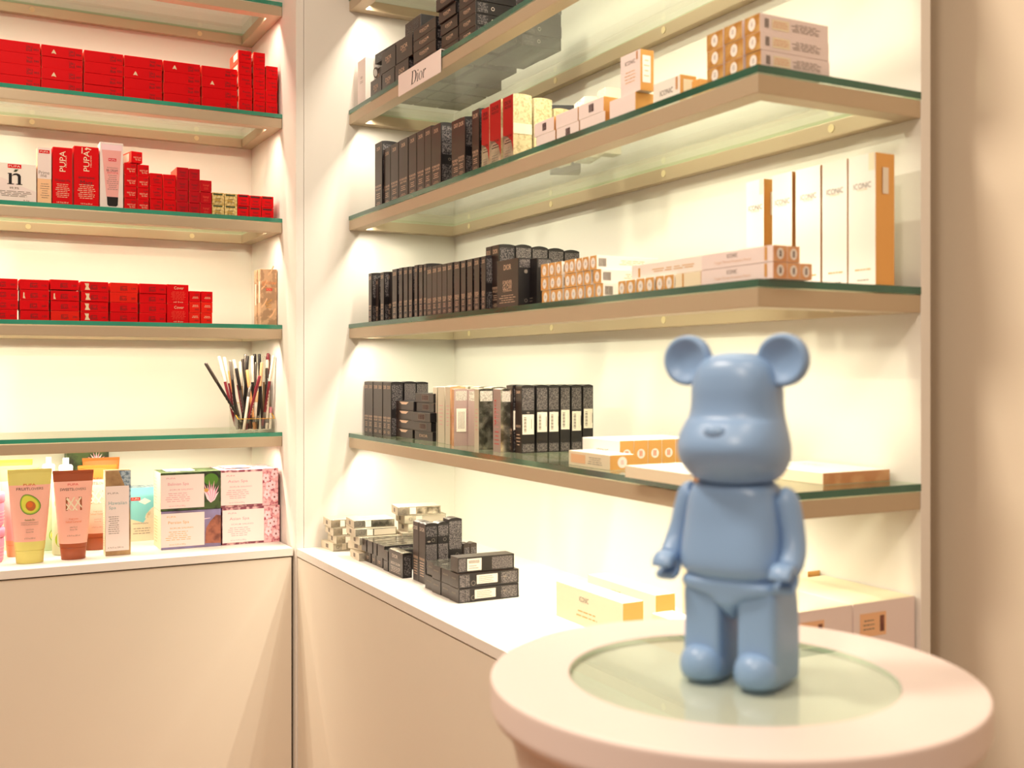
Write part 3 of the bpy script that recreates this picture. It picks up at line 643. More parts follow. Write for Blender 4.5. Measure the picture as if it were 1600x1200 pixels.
# ================================================================ left cabinet, blush shelf
z = ZS[3] + 0.0003
cols = [(-20, 28), (31, 77), (79, 124), (126.3, 170), (172.3, 216), (218.3, 260.2)]
for ci, (u0, u1) in enumerate(cols):
    x0, w = LW(u0, u1)
    for k in range(4):
        torn = ci == 3 or (ci, k) in ((2, 2), (1, 2)); m_ = 'red2' if (ci, k) in ((2, 0), (4, 3), (4, 2)) else 'red'
        num = ['010', '010', '020', '030'][k] if ci == 0 else ['140', '130', '120', '040', '200', '110'][(ci * 2 + k) % 6]
        dec = [('F', 'text', 'inkdark', (0.48, 0.62, 0.0145, 0.0032, 'extreme', 0)), ('F', 'text', 'inkdark', (0.48, 0.36, 0.0150, 0.0075, 'Blush', 0)), ('F', 'text', 'inkdark', (0.84, 0.42, 0.0095, 0.0045, num, 0))]
        if torn: dec.append(('F', 'poly', 'chip', [(0.15, 0.15), (0.34, 0.15), (0.28, 0.45), (0.30, 0.8), (0.14, 0.82), (0.19, 0.5)] if ci == 3 else [(0.10, 0.15), (0.18, 0.12), (0.15, 0.4), (0.15, 0.7), (0.11, 0.72)]))
        me = carton('blush%d%d' % (ci, k), w - 0.0006, 0.06, 0.0222, m_, {'T': 'redside'}, dec); me.name = 'blush_box'
        col_ = ORD[ci]
        desc = 'flat %sred blush box%s' % ('orange ' if m_ == 'red2' else '', ' with torn paper' if torn else '')
        rz = math.radians(1.5) if (ci, k) == (2, 3) else random.uniform(-0.006, 0.006)
        putL('blush_box', me, x0 + random.uniform(-.0008, .0008), FY + random.uniform(-.002, .002), z + k * 0.0226 + (0.002 if (ci, k) == (2, 3) else 0), '%s, %s of four, %s stack from left' % (desc, level(k, 4), col_), 'box', 'flat blush boxes on the middle left shelf', rz)
x0, w = LW(261, 295.2)
for k in range(2):
    me = carton('cover', w - 0.0006, 0.05, 0.0452, 'red', {'T': 'redside'}, [('F', 'text', 'chip', (0.55, 0.82, 0.022, 0.0065, 'Cover', 0)), ('F', 'bars', 'redside', (0.1, 0.18, 0.95, 0.65, 7, 0.25)), ('F', 'text', 'chip', (0.52, 0.09, 0.022, 0.0032, 'oil free', 0))])
    me.name = 'cream_box'
    putL('cream_box', me, x0, FY + 0.001 * k, z + k * 0.0455, '%s squarish red box with pale title, right of the blush stacks' % ('lower', 'upper')[k], 'box', 'squarish red boxes on the middle left shelf')
for c2, (u0, u1) in enumerate(((296, 313.8), (314.5, 332.8))):
    x0, w = LW(u0, u1)
    for k in range(3):
        me = carton('sm3%d' % k, w - 0.0006, 0.07, 0.0254, 'red2' if k < 2 else 'red', {'T': 'redside'}, [('F', 'text', 'inkdark', (0.68, 0.66 if k == 2 else 0.3, 0.009, 0.0038, '003', 0)), ('F', 'bars', 'chip', (0.2, 0.28 if k == 2 else 0.5, 0.9, 0.5 if k == 2 else 0.75, 2, 0.35))]); me.name = 'makeup_box'
        putL('makeup_box', me, x0 + random.uniform(-.0005, .0005), FY + 0.003, z + k * 0.0257, 'small red box end, %s of three, %s column at the stacks\' right end' % (level(k, 3), ('left', 'right')[c2]), 'box', 'small red box ends on the middle left shelf')
# patterned beige boxes leaning by the side panel
gx0 = LX(2.612, 407); gw = XS - 0.0022 - gx0
wv = []
for r0 in [(0.05, 0.62), (0.05, 0.30), (0.45, 0.88), (0.55, 0.12)]:
    wv.append(('F', 'poly', 'peach', [(r0[0], r0[1]), (r0[0] + 0.18, r0[1] + 0.05), (r0[0] + 0.38, r0[1] + 0.17), (r0[0] + 0.33, r0[1] + 0.19), (r0[0] + 0.14, r0[1] + 0.08), (r0[0], r0[1] + 0.04)]))
gme = carton('glow', gw, 0.026, 0.137, 'wave', None, wv + [('F', 'text', 'glowink', (0.52, 0.75, 0.036, 0.0145, 'glow', 0)), ('F', 'rect', 'glowink', (0.18, 0.665, 0.86, 0.675)), ('F', 'rect', 'red', (0.34, 0.615, 0.70, 0.655)), ('F', 'text', 'cream', (0.52, 0.635, 0.012, 0.003, 'PUPA', 0)), ('F', 'text', 'inkgold', (0.5, 0.42, 0.02, 0.010, 'glow', 0.6)), ('F', 'bars', 'inkgold', (0.35, 0.3, 0.7, 0.38, 2, 0.3))]); gme.name = 'palette_box'
go = putL('palette_box', gme, gx0, 2.612, z, 'upright beige wave-patterned box with orange glow title against the side panel', 'box')
g = G(); g.box(gx0 - 0.0004, 0, 0, gx0, 0.009, 0.052, 'sticker')
def lsticker(parent, y0, z0, dy, dz):
    g = G(); g.box(-0.0005, y0, z0, -0.0001, y0 + dy, z0 + dz, 'sticker'); k = part('price_sticker', g, parent); return k
lsticker(go, 0.004, 0.055, 0.010, 0.052)
g2 = putL('palette_box', carton('glow2', gw, 0.024, 0.1365, 'wave'), gx0 - 0.002, 2.6395, z, 'second beige patterned box standing behind the front beige one, only spine showing', 'box')
lsticker(g2, 0.004, 0.05, 0.010, 0.052)

# ================================================================ left cabinet, pencil cup
z = ZS[4] + 0.0002
CY0 = 2.622; cx0 = LX(CY0, 371.5); cx1 = XS - 0.004; CY1 = CY0 + 0.085
cup = tag(empty('pencil_cup', (cx0, CY0, z)), 'clear acrylic cup with gold rim full of makeup pencils on lowest left shelf', 'cup')
cw, cd = cx1 - cx0, CY1 - CY0; t = 0.002; hf, hb = 0.031, 0.068
g = G(); g.box(0, 0, 0, cw, cd, t, 'acrylic'); g.box(0, 0, t, cw, t, hf, 'acrylic'); g.box(0, cd - t, t, cw, cd, hb, 'acrylic')
for xx in (0, cw * 0.5, cw - t):
    g.face([(xx, t, t), (xx, cd - t, t), (xx, cd - t, hb), (xx, t, hf)][::-1], 'acrylic'); g.face([(xx + t, t, t), (xx + t, cd - t, t), (xx + t, cd - t, hb), (xx + t, t, hf)], 'acrylic')
part('body', g, cup)
g = G()
g.box(0, -0.0003, hf, cw, t + 0.0003, hf + 0.0012, 'goldtrim')
for xx in (0, cw - t): g.mesh([(xx, t, hf), (xx + t, t, hf), (xx + t, cd, hb), (xx, cd, hb), (xx, t, hf + 0.0014), (xx + t, t, hf + 0.0014), (xx + t, cd, hb + 0.0014), (xx, cd, hb + 0.0014)], [(4, 5, 6, 7), (0, 4, 7, 3), (1, 2, 6, 5), (0, 1, 5, 4)], 'goldtrim')
g.box(0, cd - t, hb, cw, cd, hb + 0.0012, 'goldtrim'); part('gold_rim', g, cup)
pens = [ # top pixel, bottom x fraction, depth fraction of foot, colours (cap, body), what
    ((321, 567), (384, 664), 0.25, 'pengrey', 'penblack', 'dark grey pencil leaning far out to the left'),
    ((342, 557), (361, 640), 0.55, 'sticker', 'penmar', 'maroon pencil with white label cap, leftmost upright'),
    ((350, 558), (372, 655), 0.65, 'sticker', 'penmar', 'maroon pencil with white cap behind the leftmost upright one'),
    ((360, 563), (371, 655), 0.40, 'pensil', 'penblack', 'dark silver pencil with glossy barrel left of centre'),
    ((365, 562), (384, 655), 0.50, 'sticker', 'penmar', 'brown pencil with white wrapped cap left of centre'),
    ((375, 565), (381, 655), 0.75, 'sticker', 'penbeige', 'beige pencil with short white cap at cup centre back'),
    ((379, 561), (393, 655), 0.80, 'pengrey', 'penpeach', 'peach pencil with grey end behind centre'),
    ((383.5, 553), (388, 655), 0.60, 'pensil', 'pengrey', 'tall silver-tipped pencil at the cup centre'),
    ((386, 578), (398, 664), 0.20, 'penpeach', 'penpeach', 'orange peach pencil leaning in front of the centre'),
    ((394, 556), (395, 655), 0.50, 'sticker', 'penblack', 'black pencil with white label cap right of centre'),
    ((398, 553), (401, 655), 0.85, 'penblack', 'penblack', 'thin black pencil behind the labelled black one'),
    ((405, 553), (410, 655), 0.45, 'penblack', 'pengrey', 'tall dark pencil with long black cap'),
    ((406, 587), (384, 657), 0.10, 'penmar', 'penmar', 'short maroon pencil crossing diagonally in front'),
    ((412, 556), (413, 655), 0.75, 'penclear', 'penbeige', 'beige pencil with clear pointed cap'),
    ((417.5, 562), (414, 655), 0.60, 'sticker', 'penblack', 'black and white pencil with crumpled cap'),
    ((423.5, 552), (424, 655), 0.70, 'penmar', 'penmar', 'red-brown pencil standing tall near the right wall'),
    ((429, 556), (410, 650), 0.30, 'sticker', 'penmar', 'maroon pencil with white tip leaning right'),
    ((430.5, 556), (428, 655), 0.85, 'penmar', 'penmar', 'dark maroon pencil touching the side panel'),
    ((419, 590), (417, 664), 0.15, 'penblack', 'sticker', 'black pencil with broad white lower half'),
    ((391, 600), (381, 664), 0.12, 'pensil', 'sticker', 'short white and silver pencil at the front left'),
    ((402, 612), (397, 664), 0.30, 'penbeige', 'sticker', 'short beige pencil low in the right half'),
    ((387, 556), (379, 655), 0.45, 'penblack', 'penblack', 'black pencil leaning right among the centre ones'),
    ((400, 566), (392, 655), 0.70, 'pensil', 'penmar', 'maroon pencil with silver end right of centre'),
    ((369, 575), (387, 655), 0.35, 'penblack', 'pengrey', 'dark pencil leaning left with black cap'),
    ((409, 566), (402, 655), 0.35, 'penbeige', 'penblack', 'black pencil with beige tip in the right half'),
    ((417, 575), (424, 655), 0.50, 'pengrey', 'pengrey', 'plain grey pencil leaning left near the right wall'),
    ((357, 580), (377, 655), 0.60, 'penpeach', 'pensil', 'silver pencil with peach end low on the left'),
    ((424, 636), (424, 665), 0.12, 'inkpink', 'sticker', 'short white pencil with pink band by right wall')]
for i, ((tu, tv), (bu, bv), df, capm, bodm, lb) in enumerate(pens):
    yb = CY0 + 0.010 + df * (cd - 0.022); yt = CY0 + 0.012 + (0.25 + 0.6 * df) * (cd - 0.02)
    if i in (0, 12, 16): yt = CY0 + 0.003; yb = CY0 + 0.030
    r = 0.0036
    b = Vector((min(max(LX(yb, bu), cx0 + 0.006), cx1 - 0.007), yb, z + 0.003 + r * 0.3))
    if bv < 652: b.z = z + 0.012
    tx = LX(yt, tu); tt = Vector((min(tx, XS - 0.006), yt, HZ(tx, yt, tv)))
    ax = tt - b; Ln = ax.length
    p = tag(empty('makeup_pencil', b), lb + ', in acrylic cup', 'pencil', 'makeup pencils in the acrylic cup')
    p.rotation_euler = ax.to_track_quat('Z', 'Y').to_euler()
    cl_ = Ln * (0.36 if 'cap' in lb or 'tip' in lb or 'end' in lb else 0.28)
    g = G(); lathe(g, [(0.0001, 0), (r * 0.8, 0), (r, 0.001), (r, Ln - cl_)], bodm, n=10)
    if i % 2 == 0: lathe(g, [(r * 1.02, Ln * 0.12), (r * 1.02, Ln * 0.2)], 'pensil', n=10)
    vs = []
    for q in range(5): 
        zz = Ln * (0.28 + 0.05 * q); g.box(-0.0012, -r * 1.03, zz, 0.0012, -r * 0.9, zz + Ln * 0.03, 'inkpale')
    part('barrel', g, p)
    g = G(); lathe(g, [(r * 1.12, Ln - cl_), (r * 1.18, Ln - cl_ + 0.001), (r * 1.15, Ln - 0.003), (r * 0.9, Ln), (0.0001, Ln)], capm, n=10); part('cap', g, p)

# ================================================================ left counter: tubes, bottles, spa boxes
z = ZC + 0.0003
def tube(name, X, Y, w_top, h, cap_h, cap_w, cols, decals, label, group=None, rz=0.0, dep=0.036, crimp=0.006, bandz=0.16, lowz=0.05):
    """cosmetic tube standing on its cap: oval below, flat crimped seam on top. X, Y = centre of the cap"""
    body, lab, cap, top = cols
    r = empty(name, (X, Y, z), rz); tag(r, label, 'tube', group)
    def sec(t):            # t 0..1 from cap to crimp
        a = cap_w / 2 * 1.02 + (w_top / 2 - cap_w / 2 * 1.02) * t ** 0.85
        b = dep / 2 * (1 - t ** 1.6) ** 0.8 if t < 1 else 0
        return a, max(b, 0.0008)
    n = 36; m_ = 18; g = G(); vs = []
    ts = [i / m_ for i in range(m_ + 1)]
    for tt_ in ts:
        a, b = sec(tt_); zz = cap_h + (h - cap_h) * tt_
        for i in range(n):
            an = 2 * PI * i / n; vs.append((a * math.cos(an), b * math.sin(an), zz))
    for j in range(m_):
        zz = ((j + 0.5) / m_); mm = top if zz > 1 - bandz else (lab if zz > lowz else body)
        b0 = j * n
        g.mesh(vs[b0:b0 + 2 * n], [(i, (i + 1) % n, n + (i + 1) % n, n + i) for i in range(n)], mm, True)
    a, b = sec(1); g.box(-a, -0.0012, h - 0.0005, a, 0.0012, h + crimp, top)
    g.face([(vs[i][0], vs[i][1], cap_h) for i in range(n)][::-1], body)
    def conf(x, zz, off):
        tt_ = min(max((zz - cap_h) / (h - cap_h), 0), 0.999); a, b = sec(tt_); q = max(1 - (x / a) ** 2, 0.0)
        return (x, -b * math.sqrt(q) - off, zz)
    for k, (kind, mm, rr) in enumerate(decals):
        W_, H_ = 1.0, 1.0
        vs2, fs2 = flat2d(kind, dict(r=rr, WH=(W_, H_), seed=k))
        g.mesh([conf(x, y, 0.0003 + 0.0001 * k) for x, y in vs2], fs2, mm)
    part('tube_body', g, r)
    g = G(); ca, cb_ = cap_w / 2, dep / 2 * 0.98
    superloft(g, [(0, 0, 0, ca * 0.90, cb_ * 0.9, 2), (0.001, 0, 0, ca * 0.93, cb_ * 0.94, 2), (cap_h * 0.9, 0, 0, ca, cb_, 2), (cap_h, 0, 0, ca * 0.99, cb_ * 0.98, 2)], cap); part('cap', g, r)
    return r
def ell(cx, cz, rx, rz_, n=22, egg=0.0, rot=0.0):
    out = []
    for i in range(n):
        a = 2 * PI * i / n; x = rx * math.cos(a) * (1 - egg * math.sin(a)); y = rz_ * math.sin(a)
        out.append((cx + x * math.cos(rot) - y * math.sin(rot), cz + x * math.sin(rot) + y * math.cos(rot)))
    return out
H1 = 0.207
avo = [('text', 'inkred', (-.001, .1815, .024, .0045, 'PUPA', 0)), ('text', 'inkblack', (-.0145, .1720, .0245, .0058, 'FRUIT', 0)), ('text', 'inkgrey', (.0123, .1720, .028, .0054, 'LOVERS', 0)),
       ('poly', 'avoskin', ell(-.001, .137, .0195, .0245, egg=.22, rot=.45)), ('poly', 'avomid', ell(-.0012, .137, .0180, .0230, egg=.22, rot=.45)), ('poly', 'avoflesh', ell(-.0015, .137, .0158, .0205, egg=.22, rot=.45)), ('poly', 'stone', ell(.001, .133, .0098, .0115, rot=.3)), ('poly', 'orange', ell(-.001, .136, .0060, .0070, rot=.3)),
       ('text', 'avoskin', (-.001, .1015, .020, .0042, 'Avocado Bio', 0)), ('text', 'inkgrey', (-.001, .0950, .034, .0022, 'NUTRITIVO E ANTIOSSIDANTE', 0)), ('text', 'inkgrey', (-.001, .0905, .034, .0022, 'NUTRITIVE AND ANTIOXIDANT', 0)),
       ('text', 'inkgrey', (-.001, .0795, .015, .0030, 'Latte Doccia', 0)), ('text', 'inkgrey', (-.001, .0735, .015, .0030, 'Shower Milk', 0)), ('text', 'inkgrey', (-.001, .0590, .021, .0032, '6.76 fl oz 200 ml', 0))]
sc1 = lambda L_, k: [(a, b, (tuple(c[:1]) + (c[1] * k,) + tuple(c[2:])) if a == 'text' else [(x, y * k) for x, y in c]) for a, b, c in L_]
tube('shower_tube', LX(2.55, 46.5), 2.55, 0.088, 0.196, 0.0285, 0.058, ('avocap', 'label', 'avocap', 'avocap'), sc1(avo, 0.93), 'yellow-green shower tube with avocado picture, front left on the counter', bandz=.15, lowz=.09)
swt = [('text', 'inkred', (-.001, .1815, .022, .0045, 'PUPA', 0)), ('text', 'inkblack', (-.0145, .1700, .0265, .0058, 'SWEETS', 0)), ('text', 'inkgrey', (.0124, .1700, .026, .0054, 'LOVERS', 0)),
       ('rect', 'choco', (-.0165, .1190, .0165, .1510)), ('poly', 'cream', [(-.016, .147), (-.013, .151), (.008, .119), (.005, .119)]), ('poly', 'cream', [(-.016, .133), (-.0155, .137), (-.004, .119), (-.006, .119)]), ('poly', 'cream', [(.0, .151), (.003, .151), (-.013, .121), (-.016, .121)]),
       ('poly', 'cream', [(.013, .151), (.016, .149), (-.001, .119), (-.004, .119)]), ('poly', 'cream', [(.003, .143), (.005, .146), (.0165, .128), (.0165, .124)]),
       ('text', 'inkorange', (-.001, .0990, .019, .0040, 'fragranza', 0)), ('text', 'inkorange', (-.001, .0925, .032, .0042, 'Salted Caramel', 0)), ('text', 'inkgrey', (-.001, .0795, .015, .0030, 'Latte Doccia', 0)), ('text', 'inkgrey', (-.001, .0735, .015, .0030, 'Shower Milk', 0)), ('text', 'inkgrey', (-.001, .0590, .026, .0032, '6.76 fl oz 200 ml', 0))]
def rs(L_, k):
    out = []
    for a, b, c in L_:
        if a == 'text': out.append((a, b, (c[0], c[1] * k, c[2], c[3], c[4], c[5])))
        elif a == 'rect': out.append((a, b, (c[0], c[1] * k, c[2], c[3] * k)))
        else: out.append((a, b, [(x, y * k) for x, y in c]))
    return out
tube('shower_tube', LX(2.558, 114.5), 2.558, 0.084, 0.189, 0.0265, 0.054, ('brown', 'label', 'brown', 'brown'), rs(swt, 0.905), 'brown and salmon shower tube with iced chocolate picture, front of its twin', bandz=.13, lowz=.07)
tube('shower_tube', LX(2.655, 30), 2.655, 0.082, 0.196, 0.027, 0.054, ('tanp', 'pinkcard', 'tanp', 'avocap'), [], 'pink shower tube with tan cap half hidden behind avocado tube', bandz=.15)
tube('shower_tube', LX(2.668, 152), 2.668, 0.084, 0.189, 0.030, 0.058, ('brown', 'label', 'brown', 'orange'), rs(swt, 0.905), 'orange-topped shower tube with chocolate picture, behind the brown tube', bandz=.15)
tube('shower_tube', LX(2.76, 20), 2.76, 0.084, 0.202, 0.027, 0.054, ('lime', 'lime', 'lime', 'yellow'), [], 'yellow-topped mint tube at the back of the counter, far left', bandz=.2)
tube('shower_tube', LX(2.75, 158), 2.75, 0.084, 0.200, 0.027, 0.054, ('brown', 'label', 'brown', 'orange'), [], 'orange tube at the back, right of the twin chocolate tube', bandz=.2)
def bottle(X, Y, h, r_, label, prints=()):
    b = tag(empty('pump_bottle', (X, Y, z)), label, 'bottle', 'mint pump bottles on the left counter')
    g = G(); lathe(g, [(0.0001, 0), (r_ * .93, 0), (r_, .004), (r_, h * .80), (r_ * .93, h * .90), (r_ * .62, h * .965), (r_ * .42, h), (0.0001, h)], 'lime', n=32)
    for (an, zz, rr) in prints:
        for q, (mm, f_) in enumerate((('limep', 1.0), ('paper', 0.88), ('limef', 0.80))):
            if rr > 0.017 and q: continue
            pts = []
            for i in range(18):
                a = 2 * PI * i / 18; t_ = an + rr * f_ * math.cos(a) / r_; R_ = r_ + 0.0004 + 0.0002 * q
                pts.append((R_ * math.sin(t_), -R_ * math.cos(t_), zz + rr * f_ * math.sin(a)))
            g.face(pts, mm)
    part('bottle_body', g, b)
    g = G(); lathe(g, [(r_ * .5, h), (r_ * .52, h + .016), (r_ * .44, h + .020), (r_ * .22, h + .021), (r_ * .22, h + .036), (0.0001, h + .036)], 'pump', n=24); part('pump_head', g, b)
    return b
bottle(LX(2.635, 86.5) + .022, 2.635, 0.181, 0.029, 'mint bottle with lime slice prints and white pump between front tubes', [(-.55, .118, .0135), (.25, .080, .013), (-.35, .036, .0175)])
bottle(LX(2.72, 76), 2.72, 0.178, 0.028, 'second mint pump bottle behind, its cap left of the front one', [(.55, .036, .017)])
def jar(X, Y, zz, label):
    b = tag(empty('body_jar', (X, Y, zz)), label, 'jar', 'pink jars stacked at the counter left edge')
    g = G(); lathe(g, [(0.0001, 0), (.036, 0), (.040, .005), (.042, .046), (.041, .053)], 'pinkjar', n=40)
    for q in range(4):
        zq = .012 + .007 * q; g.mesh([(.0424 * math.cos(a), .0424 * math.sin(a), zq + dz) for dz in (0, .0012) for a in [-1.1 + .18 * i for i in range(10)]], [(i, i + 1, 11 + i, 10 + i) for i in range(9)], 'lotus2')
    part('jar_body', g, b)
    g = G(); lathe(g, [(.0405, .0535), (.0430, .0545), (.0432, .071), (.041, .0745), (0.0001, .0755)], 'pinkjar', n=40); part('lid', g, b)
jx, jy = LX(2.60, 8.5) - 0.044, 2.600
jar(jx, jy, z, 'pink plastic jar at the far left counter edge, lower of two')
jar(jx, jy, z + 0.0758, 'pink plastic jar at the far left counter edge, upper of two')
# upright spa carton with wood and sea photo
x0, y0 = ONZ(ZC, 164.7, 869); w = LX(y0, 204) - x0
hw = [('F', 'poly', 'sea', [(0.52, 1), (1, 1), (1, 0.6), (0.9, 0.62), (0.88, 0.72), (0.76, 0.82)]), ('F', 'poly', 'inkteal', [(0.97, 0.5), (0.94, 0.6), (0.97, 0.66), (1, 0.66), (1, 0.2)]), ('F', 'rect', 'blush', (0.0, 0.055, 0.93, 0.82)),
      ('F', 'text', 'inkgrey', (0.30, 0.735, 0.023, .0038, 'PUPA', 0)), ('F', 'text', 'inkteal', (0.48, 0.62, 0.039, .0078, 'Hawaiian', 0)), ('F', 'text', 'inkteal', (0.27, 0.56, 0.015, .0085, 'Spa', 0)), ('F', 'bars', 'inkgrey', (0.1, 0.25, 0.55, 0.47, 9, 0.3)), ('F', 'text', 'inkgrey', (0.40, 0.095, 0.033, .0034, '6.76 fl oz 200 ml', 0)),
      ('L', 'rect', 'cream', (0.0, 0.055, 1, 0.82)), ('L', 'bars', 'inkgrey', (0.2, 0.1, 0.5, 0.7, 22, 0.4))]
putL('lotion_box', carton('hawaii', w, 0.036, 0.190, 'earth', {'L': 'cream'}, hw), x0, y0 - 0.003, z, 'upright slim spa box with wood and sea photo, on left counter', 'box')
# turquoise flat box
x0, w = LW(202, 247, 2.76)
tq = [('F', 'rect', 'cream', (0, 0, 1, 0.42)), ('F', 'poly', 'turq', [(0, 0.42), (0, 0.95), (1, 0.95), (1, 0.55), (0.55, 0.42), (0.45, 0.34)]), ('F', 'poly', 'sand', [(0.5, 0.42), (1, 0.42), (1, 0.7), (0.72, 0.6), (0.55, 0.5)]), ('F', 'poly', 'paper', [(0.28, 0.74), (0.5, 0.8), (0.72, 0.74), (0.5, 0.68)]), ('F', 'rect', 'red', (0.02, 0.76, 0.34, 0.82)), ('F', 'text', 'paper', (0.18, 0.79, 0.017, .0035, 'PUPA', 0)), ('F', 'text', 'inkgrey', (0.35, 0.33, 0.035, .004, 'HAWAIIAN', 0)), ('F', 'bars', 'inkgrey', (0, 0.12, 0.8, 0.26, 3, 0.2))]
putL('gift_box', carton('turqbox', w, 0.06, 0.130, 'turq', {'T': 'sea'}, tq), x0, 2.745, z, 'turquoise beach-photo box behind the slim spa box and stacked ones', 'box')
# lotus box at the back, below the shelf
x0, w = LW(104, 170, 2.80)
lo = [('F', 'rect', 'leaf', (0, 0, 1, 1))]
for i in range(9):
    a = math.radians(15 + 150 * i / 8); lo.append(('F', 'poly', 'lotus' if i % 2 else 'lotus2', [(.7, .84), (.7 + .05 * math.cos(a + .5), .84 + .04 * math.sin(a + .5)), (.7 + .24 * math.cos(a), .84 + .13 * math.sin(a)), (.7 + .05 * math.cos(a - .5), .84 + .04 * math.sin(a - .5))]))
putL('spa_box', carton('lotusback', w, 0.05, 0.225, 'leaf', None, lo), x0, 2.800, z, 'dark green box with pink lotus flower at the back under the shelf', 'box')
# four spa scrub boxes
def petals(cx, cy, sx, sy, n=9):
    out = []
    for i in range(n):
        a = math.radians(100 * i / (n - 1) + 35); l = 1 if i % 2 else .82
        out.append(('F', 'poly', 'lotus' if i % 2 else 'lotus2', [(cx, cy), (cx + sx * .35 * math.cos(a + .28), cy + sy * .35 * math.sin(a + .28)), (cx + sx * l * math.cos(a), cy + sy * l * math.sin(a)), (cx + sx * .35 * math.cos(a - .28), cy + sy * .35 * math.sin(a - .28))]))
    return out
def spa(title, ink, picture, sc_='cream'):
    return picture + [('F', 'rect', 'blush', (0, 0.06, 0.72, 0.94)), ('F', 'text', ink, (0.17, 0.85, 0.020, .0038, 'PUPA', 0)), ('F', 'text', ink, (0.29, 0.69, 0.047, .0085, title, 0)), ('F', 'text', ink, (0.34, 0.55, 0.053, .0032, 'SCRUB SALINO', 0)), ('F', 'bars', ink, (0.07, 0.22, 0.5, 0.48, 5, 0.25)), ('F', 'text', ink, (0.27, 0.12, 0.037, .0042, 'net wt 12.34 oz 350 g', 0)),
                      ('L', 'bars', ink, (0.1, 0.12, 0.6, 0.85, 9, 0.2)), ('T', 'rect', 'paper', (0.12, 0.22, 0.6, 0.85))]
x0, y0 = ONZ(ZC, 251.5, 860); w = LX(y0, 345.5) - x0; hs = 0.0885
lot = [('F', 'rect', 'leaf', (0.72, 0, 1, 1)), ('F', 'poly', 'avoskin', ell(.84, .78, .12, .16))] + petals(0.83, 0.16, 0.21, 0.62) + [('F', 'poly', 'gold', ell(.755, .5, .04, .05))]
rocks = [('F', 'rect', 'dusk', (0.72, 0, 1, 1)), ('F', 'poly', 'rock', [(.73, .1), (1, .08), (1, .82), (.92, .84), (.82, .68), (.75, .5)]), ('F', 'poly', 'lotus2', [(.72, .74), (.82, .76), (.82, .77), (.72, .76)])]
bl = [('F', 'rect', 'blossom', (0.72, 0, 1, 1))]
for (fx, fy) in ((.80, .30), (.90, .55), (.78, .75), (.93, .85), (.93, .22), (.83, .52)):
    for i in range(5):
        a = 2 * PI * i / 5 + fx * 9; bl.append(('F', 'poly', 'lotus2', ell(fx + .038 * math.cos(a), fy + .075 * math.sin(a), .024, .05, 10)))
    bl.append(('F', 'poly', 'rock', ell(fx, fy, .010, .02, 8)))
putL('spa_box', carton('persian', w - .0006, .092, hs, 'dusk', {'L': 'cream'}, spa('Persian Spa', 'inkgold', rocks)), x0, y0, z, 'white spa scrub box with rock photo and ochre title, lower left', 'box', 'stacked spa scrub boxes')
putL('spa_box', carton('balinian', w - .0006, .096, hs, 'leaf', {'L': 'cream'}, spa('Balinian Spa', 'inkpink', lot)), x0 - .001, y0 - .001, z + hs + .001, 'white spa scrub box with pink water lily photo, upper left', 'box', 'stacked spa scrub boxes', math.radians(-.6))
x1, y1 = x0 + w + .003, y0 + .001; w2 = XS - .004 - x1
putL('spa_box', carton('asian', w2, .118, hs, 'blossomdark', {'L': 'blossomdark', 'T': 'blossom'}, spa('Asian Spa', 'inkpink', bl)), x1, y1, z, 'white spa scrub box with cherry blossom photo, lower right', 'box', 'stacked spa scrub boxes')
putL('spa_box', carton('asian', w2, .118, hs, 'blossomdark'), x1 - .004, y1 - .001, z + hs + .001, 'white spa scrub box with cherry blossom photo, upper right', 'box', 'stacked spa scrub boxes', 0)

# ================================================================ right cabinet helpers
def RW(X, u0, u1): return RY(X, u0), RY(X, u0) - RY(X, u1)
def upright(w, d, h, key, big='FOREVER', sub='SKIN GLOW', mm='dark', side='speck', style=0):
    dec = [('F', 'text', 'inkrose', (0.5, 0.905, min(w * .66, .020), min(.0080, w * .42), 'DIOR', 0)),
           ('F', 'text', 'inkrose', (0.5, 0.335, w * .8, .0048, big, 0)), ('F', 'text', 'inkrose', (0.5, 0.285, w * .7, .0040, sub, 0)), ('F', 'bars', 'inkrose', (0.15, 0.14, 0.85, 0.235, 3, 0.3)), ('F', 'bars', 'inkrose', (0.2, 0.035, 0.8, 0.10, 3, 0.3))]
    if side: dec += [('R', 'rect', side, (0.07, 0.50, 0.93, 0.955)), ('R', 'rect', side, (0.07, 0.03, 0.93, 0.34)), ('R', 'ring', 'inkgrey', (0.5, 0.43, .0028, .0007))]
    return carton(key, w, d, h, mm, {'R': 'black', 'B': 'black', 'T': 'black'}, dec, bulge=0.0016)
# ================================================================ right cabinet, compact shelf (under the script sign)
z = ZS[1] + 0.0003; X0 = 0.887
Y, w = RW(X0, 559, 571)
putR('slim_carton', carton('palebox', w, .045, .113, 'blush', {'R': 'paper'}, [('F', 'text', 'inkgrey', (.5, .62, .012, .006, 'DIOR', 0)), ('F', 'bars', 'inkgrey', (.25, .5, .75, .56, 2, .3)), ('R', 'poly', 'inkgrey', ell(.6, .7, .18, .12, 14)), ('R', 'poly', 'paper', ell(.55, .7, .1, .08, 12)), ('R', 'rect', 'inkgrey', (.3, .1, .5, .5))]), X0, Y, z, 'slim pale pink carton standing left of the black compact boxes', 'box')
def compact(w, d, h, key, bulge=0.0):
    return carton(key, w, d, h, 'dark', {'R': 'black', 'K': 'dark'}, [('F', 'text', 'inkrose', (.5, .60, w * .42, h * .2 if h > .03 else .005, 'DIOR', 0)), ('F', 'bars', 'inkrose', (.32, .36, .68, .48, 2, .3)),
        ('K', 'text', 'inkgrey', (.5, .6, w * .4, .008, 'FOREVER', 0)), ('K', 'bars', 'inkgrey', (.3, .3, .7, .5, 3, .2)), ('R', 'rect', 'speck', (.05, .12, .3, .88)), ('R', 'ring', 'inkpale', (.42, .5, .0035, .0008))])
